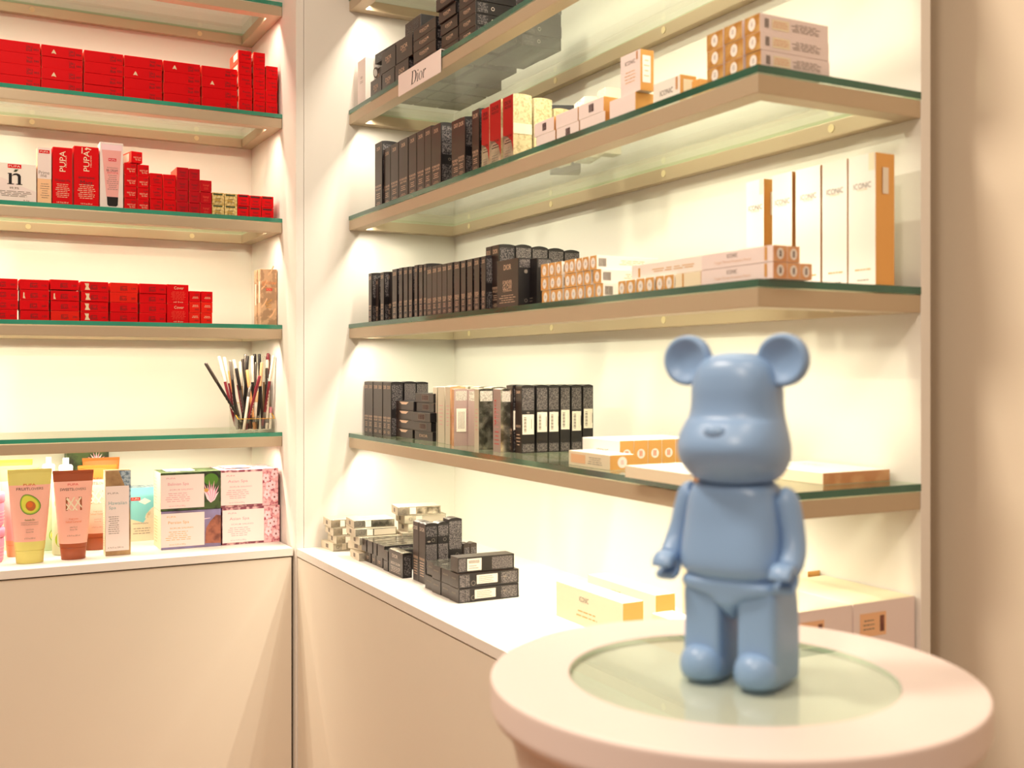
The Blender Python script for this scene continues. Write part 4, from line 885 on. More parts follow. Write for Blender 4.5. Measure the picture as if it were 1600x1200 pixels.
def sq_(u0, u1, zlo, zhi, X, key, label, d=.034):
    Y, w = RW(X, u0, u1); me = compact(w - .0008, d, zhi - zlo - .0004, key); me.name = 'compact_box'
    return putR('compact_box', me, X, Y, z + zlo, label, 'box', 'black compact boxes on the upper right shelf')
grpC = 'black compact boxes on the upper right shelf'
sq_(579, 596, 0, .046, X0, 'c1', 'square black compact box, bottom row, nearest the pale slim carton')
sq_(597, 616.5, 0, .046, X0, 'c2', 'square black compact box, bottom row, behind left edge of sign')
sq_(617.5, 638.5, 0, .046, X0, 'c3', 'square black compact box, bottom row, behind middle of white sign')
sq_(584, 597, .0465, .0895, X0 + .03, 'c4', 'black compact box set back in second row, above pale carton level')
sq_(596.5, 618, .0465, .093, X0, 'c5', 'square bulging black compact box, second row, left of two')
sq_(619, 644.5, .0465, .095, X0, 'c6', 'square bulging black compact box, second row, right of two')
Y, w = RW(X0 + .02, 586, 621)
putR('compact_box', carton('c7', w, .05, .022, 'black', {}, [('F', 'rect', 'speck', (.1, .2, .4, .8)), ('F', 'bars', 'inkgrey', (.45, .2, .9, .8, 3, .3))]), X0 + .02, Y, z + .0955, 'flat black box lying at the left top of the compacts', 'box', grpC, math.radians(3))
Y, w = RW(X0, 625, 649)
putR('compact_box', carton('c8', w, .045, .034, 'dark', {'R': 'black'}, [('F', 'rect', 'speck', (.1, .2, .4, .8)), ('F', 'rect', 'speck', (.5, .2, .9, .8))]), X0 + .012, Y, z + .0955, 'black box lying highest of the left compact pile', 'box', grpC)
def cstack(u0, u1, n, hh, X, tag_, z0=0, d=.085, key='cs', dx=()):
    Y, w = RW(X, u0, u1)
    for k in range(n):
        me = compact(w - .0008, d, hh - .0006, key + ('b' if k == n - 1 else '')); me.name = 'compact_box'
        ox = dx[k] if k < len(dx) else 0
        putR('compact_box', me, X + ox, Y + random.uniform(-.0008, .0008), z + z0 + k * hh, 'flat black compact box, %s of %s in %s' % (level(k, n), {3: 'three', 4: 'four', 5: 'five'}[n], tag_), 'box', grpC)
cstack(646, 681, 4, .0232, X0, 'stack right of the sign pile', key='cs1')
cstack(690, 716.5, 5, .0236, X0 + .006, 'recessed stack left of the shelf corner view', key='cs2', dx=(0, 0, -.002, -.006, -.012))
cstack(717.5, 743.5, 5, .0232, X0, 'rightmost front stack', key='cs3', d=.086)
Y, w = RW(X0, 717.5, 743.5)
for k in range(4):
    me = compact(w - .0008, .086, .0226, 'cs4'); me.name = 'compact_box'
    putR('compact_box', me, X0 + .099, Y - .002 * (k % 2), z + k * .0232, 'black compact box at the back, seen through the glass, %s layer' % ORD[k], 'box', grpC)
# script sign hooked over the glass edge
Ys0, Ys1 = 2.139, 1.9215
g = G(); hgt = .044; wd = Ys0 - Ys1
g.box(0, -.0012, -hgt + .004, wd, 0, .0042, 'blush'); g.box(0, -.0012, .0042, wd, .020, .0054, 'blush'); g.face([(0.0, -.0014, -hgt + .0045), (wd, -.0014, -hgt + .0045), (wd, -.0014, .003), (0, -.0014, .003)], 'blush')
vs, fs, asp = GL['@Dior']
g.mesh([(wd * .50 + x * .0235 * 3.2, -.0017, -.0175 + y * .0265) for x, y in vs], fs, 'inkblack')
so = tag(link('shelf_sign', g.build('shelf_sign'), loc=(XF - .0025, Ys0, z + .0003), rz=-PI / 2), 'white brand sign with black script hooked over the upper right shelf edge', 'sign')

# ================================================================ right cabinet, second shelf
z = ZS[2] + 0.0003; X0 = 0.887
ups = [(586, 597, .152, 0), (600, 609.8, .141, .004), (610.5, 622.6, .1385, 0), (623.4, 637.4, .1345, 0), (638.6, 650.8, .1335, 0), (651.6, 663.2, .1325, 0), (663.6, 673.8, .1325, 0), (674.2, 689, .1345, 0)]
ups = [(u0, u1, {0: .1545}.get(i, .1325 + 0), dx) for i, (u0, u1, h, dx) in enumerate(ups)]
heights = [.151, .131, .1305, .131, .131, .131, .131, .1275]
for i, (u0, u1, h, dx) in enumerate(ups):
    Y, w = RW(X0 + dx, u0, u1); me = upright(w - .0006, .038, heights[i], 'up2_%d' % i, sub=('SKIN GLOW', 'SKIN WEAR')[i % 2]); me.name = 'foundation_box'
    putR('foundation_box', me, X0 + dx, Y, z, 'upright black foundation box, %s from the left on second right shelf' % ORD[i], 'box', 'upright black boxes on the second right shelf')
Y, w = RW(X0 + .002, 703.5, 718.5)
putR('foundation_box', upright(w, .040, .121, 'up2_a'), X0 + .006, Y + .002, z, 'tall black upright box after the gap, behind a narrower one', 'box', 'upright black boxes on the second right shelf')
Y, w = RW(X0 - .004, 716.5, 727.8)
putR('foundation_box', upright(w, .034, .113, 'up2_b'), X0 - .006, Y - .0005, z, 'narrow black upright box in front of the taller one', 'box', 'upright black boxes on the second right shelf')
Y, w = RW(X0, 737.6, 748.4)
putR('foundation_box', upright(w, .036, .119, 'up2_c'), X0, Y, z, 'black upright box directly left of the red foil cartons', 'box', 'upright black boxes on the second right shelf')
reds = [(752.6, 764.6, .114), (765.2, 783, .117), (785.8, 802.2, .116)]
for i, (u0, u1, h) in enumerate(reds):
    Y, w = RW(X0, u0, u1)
    me = carton('redfoil%d' % i, w - .0006, .037, h, 'cream2', {'F': 'foilred', 'R': 'cream2', 'L': 'cream2'}, [('F', 'poly', 'silver', [(0, 0), (1, 0), (1, .12), (.8, .30), (.45, .38), (0, .42)]), ('F', 'text', 'inkdark', (.5, .90, w * .6, .007, 'DIOR', 0)), ('F', 'text', 'inkdark', (.5, .83, w * .62, .0045, 'PRESTIGE', 0)), ('F', 'text', 'inkdark', (.5, .38, w * .7, .004, 'LE NECTAR', 0)), ('F', 'bars', 'inkdark', (.2, .26, .8, .34, 2, .35)), ('F', 'bars', 'inkgrey', (.2, .06, .8, .18, 3, .2)), ('R', 'rect', 'cream', (0, .40, 1, .56))], bulge=.002); me.name = 'serum_box'
    putR('serum_box', me, X0, Y, z, 'red foil fronted cream carton, %s of three' % ('leftmost', 'middle', 'rightmost')[i], 'box', 'red foil cartons on the second right shelf')
Y = RY(X0, 802.2)
for i, (xx, h) in enumerate(((.928, .113), (.968, .099))):
    me = carton('creampat%d' % i, .035, .036, h, 'cream2', {'R': 'cream2'}, [('R', 'rect', 'cream', (0, .42, 1, .58))], bulge=.002); me.name = 'serum_box'
    putR('serum_box', me, xx, Y + .034, z, 'pearly cream carton %s behind the red foil one' % ('directly', 'farthest')[i], 'box')
b = putR('mascara_box', carton('tiltblack', .030, .055, .125, 'black', {'R': 'black'}, [('R', 'text', 'inkgrey', (.5, .8, .012, .03, 'O', 0)), ('R', 'rect', 'speck', (.8, .1, .95, .9))]), 1.02, RY(1.03, 866) , z, 'tilted black box between cream cartons and gold glitter box', 'box')
b.rotation_euler = (math.radians(0), math.radians(0), -PI / 2 - math.radians(24))
b = putR('glitter_box', carton('glit', .060, .030, .105, 'glitter', {'R': 'cream'}, [], bulge=.001), 1.0, RY(1.0, 897), z, 'gold glitter carton behind the low pink-white boxes', 'box', None, math.radians(-14))
b = putR('serum_box', carton('glit2', .030, .030, .112, 'cream2', {'R': 'cream'}, [], bulge=.001), 1.004, RY(1.0, 931), z, 'pale cream carton leaning right of the gold glitter carton', 'box', None, math.radians(-8))
def iconic_flat(w, d, h, key, title=True, ms=None, right='gold', code=False):
    dec = []
    if title: dec += [('F', 'text', 'inkgrey', (.48, .66, min(.034, w * .4), min(.0075, h * .28), 'ICONIC', 0)), ('F', 'bars', 'inkgold', (.2, .22, .8, .42, 2, .2))]
    if code: dec += [('F', 'barcode', 'inkdark', (.42, .25, .62, .8, 7))]
    dec += [('R', 'rect', 'paper', (.18, .15, .82, .85)) ] if right == 'gold' and h > .05 else []
    return carton(key, w, d, h, 'paper', {'F': 'blush', 'R': right, 'L': right}, dec)
low = [(835, 866, 1, 1), (868.5, 903, 1, 0), (904, 943.5, 1, 1), (838, 868, 0, 0), (869.5, 905, 0, 1), (906, 946, 0, 0)]
for i, (u0, u1, lv, cd_) in enumerate(low):
    Y, w = RW(X0, u0, u1); me = iconic_flat(w - .0008, .03, .0225, 'ic%d' % i, title=False, code=bool(cd_)); me.name = 'small_white_box'
    putR('lipstick_box', me, X0, Y, z + lv * .0229, 'low pink-white box lying in the %s row, %s of three, right of cream cartons' % (('bottom', 'upper')[lv], ('left', 'middle', 'right')[i % 3]), 'box', 'low pink-white boxes on the second right shelf')
Y, w = RW(X0, 952.5, 992.5); me = iconic_flat(w, .032, .033, 'icb', title=False); me.name = 'white_gold_box'
putR('palette_box', me, X0, Y, z, 'white box with gold end lying under the standing one', 'box')
Y, w = RW(X0 + .002, 969.5, 1000.5)
putR('palette_box', carton('icstand', w, .0235, .059, 'blush', {'R': 'gold', 'T': 'paper'}, [('F', 'text', 'inkwarm', (.5, .77, .026, .006, 'ICONIC', 0)), ('F', 'bars', 'inkgold', (.15, .25, .85, .58, 4, .2)), ('F', 'rect', 'copper', (.80, .78, .88, .98)), ('R', 'rect', 'paper', (.15, .2, .75, .86)), ('R', 'bars', 'inkgold', (.25, .3, .65, .8, 4, .2))]), X0 + .002, Y, z + .0334, 'pink-white box with gold side standing on a lying one', 'box')
Y, w = RW(.90, 1021, 1062.5)
putR('palette_box', carton('icl', w, .028, .0385, 'paper', {'R': 'gold'}, [('F', 'text', 'inkwarm', (.5, .55, .030, .0075, 'ICONIC', 0)), ('F', 'rect', 'copper', (.84, .5, .92, .95)), ('R', 'rect', 'cream', (.2, .15, .8, .85))]), .90, Y, z, 'white box lying just right of the standing gold-sided one', 'box')
Y, w = RW(.92, 1081, 1093)
putR('lipstick_box', carton('icm', w, .03, .031, 'gold', {}, []), .92, Y, z, 'small gold box end between white box and brush set stack', 'box')
# stack of nine gold-ended boxes at the corner
for ci, (u0, u1) in enumerate(((1105, 1131), (1133, 1162), (1164.5, 1189))):
    Y, w = RW(.884, u0, u1)
    for k in range(3):
        me = carton('bronze%d' % ci, w - .0008, .112, .0222, 'blush', {'F': 'bronze', 'B': 'bronze'}, [('F', 'disc', 'paper', (.5, .5, .0065, .0078)), ('F', 'bars', 'inkdark', (.4, .38, .6, .68, 4, .35)), ('R', 'rect', 'cream', (.17, .2, .42, .78)), ('R', 'barcode', 'inkgrey', (.07, .25, .13, .75, 5)), ('R', 'bars', 'inkgrey', (.44, .25, .88, .75, 5, .3)), ('R', 'bars', 'inkorange', (.18, .3, .40, .7, 3, .25))]); me.name = 'bronzer_box'
        putR('bronzer_box', me, .884 + random.uniform(-.001, .001), Y + (.0015 if k == 2 else 0), z + k * .0226, 'gold-ended white box at shelf corner, %s row, %s column' % (('bottom', 'middle', 'top')[k], ('left', 'middle', 'right')[ci]), 'box', 'gold-ended boxes at the shelf corner')

# ================================================================ right cabinet, third shelf
z = ZS[3] + 0.0003; X0 = .889
th = [(576, 580.6, .116), (587, 591.2, .103), (594.7, 599.6, .1125), (613, 620, .1135), (623.4, 628.4, .1135), (630.8, 636.8, .1125), (638.8, 644, .111), (647.6, 652.2, .112), (654.6, 660.2, .110), (662, 666.2, .1105)]
for i, (u0, u1, h) in enumerate(th):
    xx = X0 + (.010 if i == 1 else 0); Y, w = RW(xx, u0, u1); me = upright(w, .042, h, 'th%d' % i, mm='dark'); me.name = 'concealer_box'
    putR('concealer_box', me, xx, Y, z, 'thin black box, %s from left in the long row of third shelf' % ORD[i], 'box', 'thin black boxes on the third right shelf')
for i, (u0, u1) in enumerate(((580.9, 586.4), (600, 612.3))):
    Y, w = RW(X0 + .045, u0, u1)
    me = upright(w, .04, (.112, .1115)[i], 'thb%d' % i, mm='black'); me.name = 'concealer_box'
    b = putR('concealer_box', me, X0 + .012, RY(X0 + .012, u0), z, 'all-black box showing its side in the %s gap of the thin row' % ('first', 'second')[i], 'box')
fr = [(667, 674.8), (675.4, 682.8), (683.2, 690.4), (690.9, 698.3), (698.8, 707), (709.6, 718.4), (720.4, 727.6), (730, 738), (740.8, 749), (752.2, 758.6)]
for i, (u0, u1) in enumerate(fr):
    Y, w = RW(X0 - .003, u0, u1); me = upright(w - .0004, .034, .1015 if i < 5 else .1005, 'fr%d' % i, 'CONCEAL', 'CORRECT'); me.name = 'concealer_box'
    putR('concealer_box', me, X0 - .003, Y, z, 'brown-black concealer box, %s after the thin row on third shelf' % ORD[i], 'box', 'brown-black concealer boxes on the third right shelf')
for i, (u0, u1) in enumerate(((759.2, 768), (768.6, 779.6))):
    Y, w = RW(.900, u0, u1); me = upright(w - .0005, .033, .119 + .0003 * i, 'tl%d' % i); me.name = 'foundation_box'
    putR('foundation_box', me, .900, Y, z, '%s tall brown-black box behind the short one with readable title' % ('left', 'right')[i], 'box', 'tall black boxes on the third right shelf')
Y = RY(.900, 779.6)
xx = .9345
for i in range(4):
    me = carton('tls', .025, .0325, .1205 - .0015 * i, 'black', {}, [('R', 'rect', 'speckfine', (.03, .45, .97, .97)), ('R', 'ring', 'inkgrey', (.5, .4, .003, .0007))], bulge=.003); me.name = 'foundation_box'
    putR('foundation_box', me, xx + i * .0345, Y + .0245, z, 'tall black box with rounded top, %s behind the titled box' % ORD[i], 'box', 'tall black boxes on the third right shelf')
Y, w = RW(.882, 776.8, 809.6)
putR('foundation_box', carton('fglow', w, .030, .0835, 'dark', {'R': 'black', 'T': 'black'}, [('F', 'text', 'inkrose', (.5, .84, .027, .0095, 'DIOR', 0)), ('F', 'text', 'inkrose', (.5, .52, .034, .0070, 'FOREVER', 0)), ('F', 'text', 'inkrose', (.5, .42, .034, .0090, 'GLOW', 0)), ('F', 'text', 'inkrose', (.5, .345, .032, .0030, 'CUSHION', 0)), ('F', 'bars', 'inkrose', (.1, .08, .9, .27, 4, .25)), ('R', 'rect', 'speckfine', (.08, .80, .92, .97)), ('R', 'disc', 'inkgrey', (.5, .72, .0035, .0035)), ('R', 'ring', 'inkgrey', (.5, .12, .003, .0007))]), .882, Y, z, 'short black box with large readable title in front of the tall black boxes', 'box')
Y, w = RW(.905, 823.5, 839.2)
putR('foundation_box', carton('fblack', w, .030, .082, 'black', {}, [('F', 'bars', 'inkgrey', (.1, .08, .6, .2, 2, .25)), ('R', 'rect', 'speckfine', (.08, .80, .92, .97))]), .905, Y, z, 'short plain black box right of the titled black one', 'box')
# gold-ended lipstick boxes
r1 = [(845.5, 856.8), (857.3, 867.4), (867.9, 877.8), (881.8, 889), (889.6, 899), (900.2, 909.8), (910.8, 920.6), (922, 933)]
r2 = [(845.2, 857.4), (859.4, 869), (869.5, 879.4), (881.8, 891.2), (891.8, 900.6), (901.2, 911), (912, 923), (926.8, 939.6)]
r3 = [(846.6, 858.2), (859.6, 869), (869.6, 879.2), (880.6, 890.6), (891.4, 901.4), (902.2, 912.6), (915, 928), (931, 943.6)]
def stick(w, d, h, key, ell_mm='paper'):
    return carton(key, w, d, h, 'paper', {'F': 'gold', 'B': 'gold'}, [('F', 'disc', ell_mm, (.5, .48, min(.0062, w * .36), .0080)), ('F', 'bars', 'inkdark', (.33, .38, .67, .62, 3, .3)), ('R', 'barcode', 'inkgrey', (.03, .2, .16, .8, 9)), ('R', 'bars', 'inkgold', (.3, .35, .85, .75, 3, .25))])
for ri, row in enumerate((r3, r2, r1)):
    for i, (u0, u1) in enumerate(row):
        Y, w = RW(.888, u0, u1); me = stick(w - .0005, .115, .0213, 'st%d_%d' % (ri, i)); me.name = 'lipstick_box'
        putR('lipstick_box', me, .888 + random.uniform(-.0012, .0012), Y, z + ri * .0220, 'gold-ended lipstick box, %s row, %s of eight from left' % (('bottom', 'middle', 'top')[ri], ORD[i]), 'box', 'gold-ended lipstick boxes on the third right shelf')
for i, (u0, u1) in enumerate(((966, 977.6), (978.4, 992.6), (994.4, 1007.6), (1008.6, 1022), (1024.6, 1037.4), (1038.4, 1053))):
    Y, w = RW(.888, u0, u1); me = stick(w - .0005, .060, .0208, 'sb%d' % i); me.name = 'lipstick_box'
    putR('lipstick_box', me, .888, Y, z, 'gold-ended box, %s of six in the single low row' % ORD[i], 'box', 'low row of gold-ended boxes on the third right shelf')
Y = RY(.889, 984)
me = carton('longlie', RY(.889, 984) - RY(.889, 1096) , .0225, .0205, 'paper', {'L': 'gold', 'R': 'gold'}, [('L', 'disc', 'paper', (.5, .5, .006, .008)), ('F', 'rect', 'gold', (.10, .1, .13, .75)), ('F', 'bars', 'inkgold', (.3, .3, .9, .6, 2, .3))]); me.name = 'brow_box'
putR('brow_box', me, .8925, Y, z + .0212, 'long white box lying across the low row of gold ends', 'box')
Y, w = RW(.8905, 1054, 1095)
putR('brow_box', carton('longlow', w, .0225, .0205, 'cream', {'R': 'gold', 'L': 'gold'}, [('F', 'rect', 'gold', (.3, .05, .36, 1))]), .8905, Y, z, 'cream box lying at shelf level right of the low gold row', 'box')
for k in range(2):
    Y, w = RW(.884, 1095.5 + (1 if k else 0), 1208)
    me = carton('icl2', w, .022, .0198, 'blush', {'R': 'copper', 'L': 'copper'}, [('F', 'text', 'inkwarm', (.45, .70, .020, .0050, 'ICONIC', 0)), ('F', 'text', 'inkrose', (.45, .32, .070, .0042, 'Triple Threat Precision Pencil', 0)), ('F', 'rect', 'gold', (.89, .12, .925, .95)), ('R', 'disc', 'paper', (.5, .5, .0055, .0070)), ('R', 'barcode', 'inkdark', (.42, .3, .62, .7, 4))]); me.name = 'brow_box'
    putR('brow_box', me, .884, Y, z + k * .0203, '%s long pinkish white box lying at the third shelf corner' % ('lower', 'upper')[k], 'box', 'long pinkish boxes at the third shelf corner')
    for j in range(2 - k + 0 if k else 2):
        me = carton('icl3', .1, .0195, .0198, 'blush', {'R': 'copper', 'L': 'copper'}, [('R', 'disc', 'paper', (.5, .5, .0055, .0070)), ('R', 'barcode', 'inkdark', (.42, .3, .62, .7, 4))]); me.name = 'brow_box'
        putR('brow_box', me, .884 + .0225 + j * .0200, Y - w + .1, z + k * .0203, 'copper-ended box %s row, %s behind the long pinkish ones' % (('lower', 'upper')[k], ORD[j]), 'box', 'long pinkish boxes at the third shelf corner')
tb_ = [(1166, 1194), (1206.5, 1238), (1243, 1282.3), (1284.6, 1324), (1325.5, 1368.6)]
for i, (u0, u1) in enumerate(tb_):
    X1 = 1.066 + (.004 if i == 0 else 0); Y, w = RW(X1, u0, u1)
    me = carton('tallic%d' % i, w - .0006, .034, .1705, 'paper', {'R': 'gold', 'L': 'gold', 'T': 'cream'}, [('F', 'text', 'inkwarm', (.52, .765, .030, .0075, 'ICONIC', 0)), ('F', 'text', 'inkgold', (.52, .735, .017, .0020, 'LONDON', 0)), ('F', 'bars', 'inkgold', (.25, .115, .85, .13, 1, .6)), ('F', 'bars', 'inkgrey', (.25, .035, .85, .05, 1, .5))] + ([('F', 'rect', 'cream', (.76, .87, .97, 1.0))] if i in (0, 4) else [])); me.name = 'brush_box'
    o_ = putR('brush_box', me, X1, Y, z, 'tall white box with gold sides, %s of five at the shelf end' % ('leftmost', 'second', 'middle', 'fourth', 'rightmost')[i], 'box', 'tall white boxes on the third right shelf')
    if i in (0, 4): g = G(); g.box(w + .0002, .012, .118, w + .0006, .022, .152, 'sticker'); part('price_sticker', g, o_)
# rows of compacts behind, whose undersides show through the glass
z = ZS[1] + 0.0003
for i, (ya, yb) in enumerate(((2.34, 2.275), (2.268, 2.20), (2.19, 2.125))):
    for j in range(3):
        me = compact(ya - yb, .058, .024, 'crow%d' % i); me.name = 'compact_box'
        putR('compact_box', me, .925 + j * .062, ya, z, 'black compact box of the back rows, seen through glass, %s column, %s row deep' % (ORD[i], ORD[j + 1]), 'box', grpC)
for i, (ya, yb) in enumerate(((2.10, 1.985), (1.955, 1.876))):
    me = compact(ya - yb, .085, .024, 'crowb%d' % i); me.name = 'compact_box'
    putR('compact_box', me, .985, ya, z, 'black compact box behind the flat stacks, seen through glass, %s one' % ('left', 'right')[i], 'box', grpC)

# ================================================================ right cabinet, lowest shelf
z = ZS[4] + 0.0003; X4 = .9065
ya = 2.433
ys = [2.433, 2.405, 2.377, 2.3485, 2.320, 2.292]
ys = [RY(X4, u) for u in (569.4, 576.2, 583.3, 591.4, 598.2, 604.8)]; yend = RY(X4, 611.8)
grpU = 'upright black boxes on the lowest right shelf'
for i, y0 in enumerate(ys):
    w = y0 - (ys[i + 1] if i < 5 else yend)
    me = upright(w - .0012, .029, .1240, 'q%d' % i, style=1); me.name = 'foundation_box'
    putR('foundation_box', me, X4 - .001 * (i % 2), y0, z, 'upright dark box, %s of six at the left end, lowest right shelf' % ORD[i], 'box', grpU)
for i in range(2):
    me = carton('qb', .027, .029, .1245 - .001 * i, 'black', {}, [('R', 'rect', 'speckfine', (.04, .56, .96, .97)), ('R', 'ring', 'inkgrey', (.5, .44, .0025, .0006))], bulge=.002); me.name = 'foundation_box'
    putR('foundation_box', me, X4 + .0305 + i * .0302, yend + .027, z, 'upright black box with small print side, %s row behind the left six' % ORD[i + 1], 'box', grpU)
# flat black boxes
def flatd(w, d, h, key, code):
    dec = [('F', 'poly', 'inkrose', [(.25, .9), (.75, .9), (.62, .62), (.38, .62)])] if not code else [('F', 'rect', 'inkgrey', (.36, .2, .74, .85)), ('F', 'barcode', 'inkdark', (.38, .25, .72, .8, 8))]
    if code == 2: dec = [('F', 'text', 'inkrose', (.5, .5, w * .45, .006, 'DIOR', 0))]
    return carton(key, w, d, h, 'dark', {'R': 'black', 'T': 'black'}, dec)
X5 = .918; hh = .0205
Y, w = RW(X5, 617.3, 645.5)
for k in range(4):
    w_ = w * (.97, 1.0, 1.0, 1.02)[k]
    me = flatd(w_, .06, hh - .0005, 'fd%d' % k, 0); me.name = 'compact_box'
    putR('compact_box', me, X5, Y, z + k * hh, 'flat dark compact, %s of four, pile right of the left upright six' % level(k, 4), 'box', 'flat dark compacts on the lowest right shelf')
Y, w = RW(X5, 646.8, 675)
for k in range(5):
    xo, w_, yo = [(0, w, 0), (-.004, w, 0), (-.007, w * 1.04, .002), (.004, w * .96, 0), (.003, w, .003)][k]
    me = flatd(w_, .06, .0196, 'fe%d' % k, (2, 1, 1, 1, 1)[k]); me.name = 'compact_box'
    putR('compact_box', me, X5 + xo, Y + yo - .004, z + k * .0202, 'flat dark compact, %s of five, pile beside the silver boxes' % level(k, 5), 'box', 'flat dark compacts on the lowest right shelf')
# silver and mauve boxes
sil = [(676.5, 683, .930, 'silverpale', 'silver', .115), (684, 694.5, .922, 'silverpale', 'silverpale', .117), (696, 704, .915, 'silverpale', 'copper', .118), (731, 733.5, .925, 'mauve', 'mauve', .1145), (741.5, 748, .905, 'silverpale', 'silverdark', .1165)]
def silbox(u0, u1, X, fm, rm, h, d, label, extra=()):
    Y, w = RW(X, u0, u1)
    me = carton('sil%d' % int(u0), w - .0005, d, h, 'silver', {'F': fm, 'R': rm, 'T': 'silverpale'}, [('F', 'bars', 'inkpink', (.2, .3, .8, .7, 6, .15)), ('R', 'rect', 'qrless', (.10, .80, .90, .97))] + list(extra), bulge=.0012); me.name = 'serum_box'
    return putR('serum_box', me, X, Y, z, label, 'box', 'silver boxes on the lowest right shelf'), w
silbox(676.5, 683.2, .926, 'silverpale', 'silver', .1155, .03, 'pale silver upright box, nearest the dark compacts')
silbox(684, 694.5, .9185, 'silverpale', 'silverpale', .1165, .034, 'wide pale silver upright box, second after dark compacts')
silbox(696, 703.5, .912, 'silverpale', 'copper', .1175, .034, 'pale box with coppery side left of the mauve box')
o_, w = silbox(705.5, 709.5, .9015, 'copper', 'mauve', .1135, .034, 'mauve box with rounded white sticker on its side')
g = G(); g.box(w + .0002, .005, .028, w + .0006, .026, .074, 'sticker'); g.mesh([(w + .0008, .009 + .014 * a, .032 + .038 * b) for b in (0, 1) for a in (0, 1)], [], 'inkgrey')
for q in range(6): g.box(w + .0006, .009 + .0025 * q, .034, w + .0008, .0098 + .0025 * q, .068, 'inkgrey')
part('price_sticker', g, o_)
silbox(729.5, 732, .930, 'mauve', 'mauve', .1125, .020, 'narrow mauve box behind the stickered one')
silbox(741.3, 748.2, .897, 'silverpale', 'silverdark', .1155, .032, 'shiny dark silver sided box in the silver row')
o_, w = silbox(770.6, 782.5, .905, 'mauve', 'silverdark', .1165, .024, 'mauve front box with red vertical word, last silver one', (('F', 'text', 'inkred', (.30, .62, .048, .0065, 'DIOR', -PI / 2)), ('F', 'bars', 'inkred', (.15, .1, .85, .35, 4, .2))))
for i, (X, u0, u1) in enumerate(((.965, 697, 712), (.965, 717, 731), (.96, 735, 748), (.95, 756, 768))):
    Y, w = RW(X, u0, u1)
    me = carton('silback%d' % i, w, .032, .1175, 'silverpale', {'R': 'silver'}, [], bulge=.0015); me.name = 'serum_box'
    putR('serum_box', me, X, Y, z, 'pale silver box in the back row, %s from left, only top showing' % ORD[i], 'box', 'silver boxes on the lowest right shelf')
# stickered black boxes
def stick_black(w, d, h, key): return upright(w, d, h, key, side=None)
def price(o_, w, d, zz, hh_=.036):
    g = G(); y0 = .0015; y1 = d - .0015
    g.box(w + .0002, y0, zz, w + .0006, y1, zz + hh_, 'sticker')
    for q in range(14): g.box(w + .0006, y0 + .003, zz + .004 + q * .002, w + .00075, y0 + .008, zz + .0048 + q * .002 + .0004 * (q % 3), 'inkgrey')
    g.box(w + .0006, y0 + .014, zz + .006, w + .00075, y0 + .0155, zz + .030, 'inkpale')
    g.box(w + .0006, y0 + .018, zz + .010, w + .00075, y0 + .019, zz + .028, 'inkgrey')
    part('price_sticker', g, o_)
YN = 1.704; Y, w = RW(.9275, 804.8, 814.8)
segs = [(815, 835.5), (838.2, 856), (857.3, 873.6), (875.6, 891), (892.8, 909), (911, 927)]
for i, (ua, ub) in enumerate(segs):
    yn = YN + (0 if i < 1 else .004); Xa, Xb_ = LX(yn, ua), LX(yn, ub); dd_ = Xb_ - Xa
    w_ = .0235
    dec = [('R', 'rect', 'speckfine', (.05, .64, .95, .97)), ('R', 'disc', 'inkgrey', (.5, .605, .0032, .0016)), ('R', 'rect', 'speckfine', (.05, .02, .95, .14))]
    if i == 0: dec += [('F', 'text', 'inkrose', (.5, .91, .014, .005, 'DIOR', 0)), ('F', 'text', 'inkrose', (.5, .40, .018, .0045, 'FOREVER', 0)), ('F', 'bars', 'inkrose', (.2, .1, .8, .3, 4, .3))]
    me = carton('sb_%d' % i, w_, dd_ - .0004, .1235, 'dark' if i == 0 else 'black', {'R': 'black', 'T': 'black'}, dec, bulge=.0024); me.name = 'foundation_box'
    o_ = putR('foundation_box', me, Xa, yn + w_, z, 'upright black box with white price sticker, %s of six in row' % ORD[i], 'box', 'stickered black boxes on the lowest right shelf')
    price(o_, w_, dd_ - .0004, (.034, .0375, .0375, .041, .038, .042)[i])
Y, w = RW(.925, 791.3, 803.5)
me = upright(w * .8, .034, .1235, 'sbl'); me.name = 'foundation_box'
o_ = putR('foundation_box', me, .925, Y, z, 'upright dark box just left of the six stickered black boxes', 'box')
price(o_, w * .8, .034, .04)
# gold-ended white boxes at right
p0, p1 = ONZ(ZS[4], 889, 726), ONZ(ZS[4], 945, 736)
me = carton('e1', .119, .044, .0228, 'paper', {'F': 'cream', 'R': 'gold', 'T': 'paper'}, [('R', 'disc', 'paper', (.5, .5, .0085, .0085)), ('R', 'bars', 'inkred', (.42, .35, .58, .65, 3, .3)), ('F', 'rect', 'peach', (.06, .2, .42, .8)), ('F', 'bars', 'inkgrey', (.45, .2, .85, .75, 4, .25))]); me.name = 'palette_box'
putR('palette_box', me, .8875, p0[1], z, 'low white box with gold end and round label, front of the row', 'box', None, 0)
Y, w = RW(.938, 915, 973.5)
for i in range(6):
    me = carton('e2%d' % (i == 0), w, .0262, .0405, 'paper', {'F': 'paper', 'R': 'gold', 'L': 'gold'}, ([('F', 'text', 'inkwarm', (.55, .55, .034, .007, 'ICONIC', 0))] if i == 0 else []) + [('R', 'disc', 'paper', (.5, .48, .0075, .0075)), ('R', 'barcode', 'inkorange', (.38, .38, .62, .6, 4))]); me.name = 'palette_box'
    putR('palette_box', me, .932 + i * .0266, Y, z, 'white box with gold end, %s of six side by side behind the low one' % ORD[i], 'box', 'six gold-ended boxes on the lowest right shelf')
p0 = ONZ(ZS[4], 974, 746)
me = carton('flat1', .156, .125, .0165, 'paper', {'F': 'cream', 'R': 'copper'}, []); me.name = 'palette_box'
putR('palette_box', me, .852, p0[1], z, 'large flat white box at the lowest right shelf edge, left of the bear', 'box')
p0 = ONZ(ZS[4], 1286, 755)
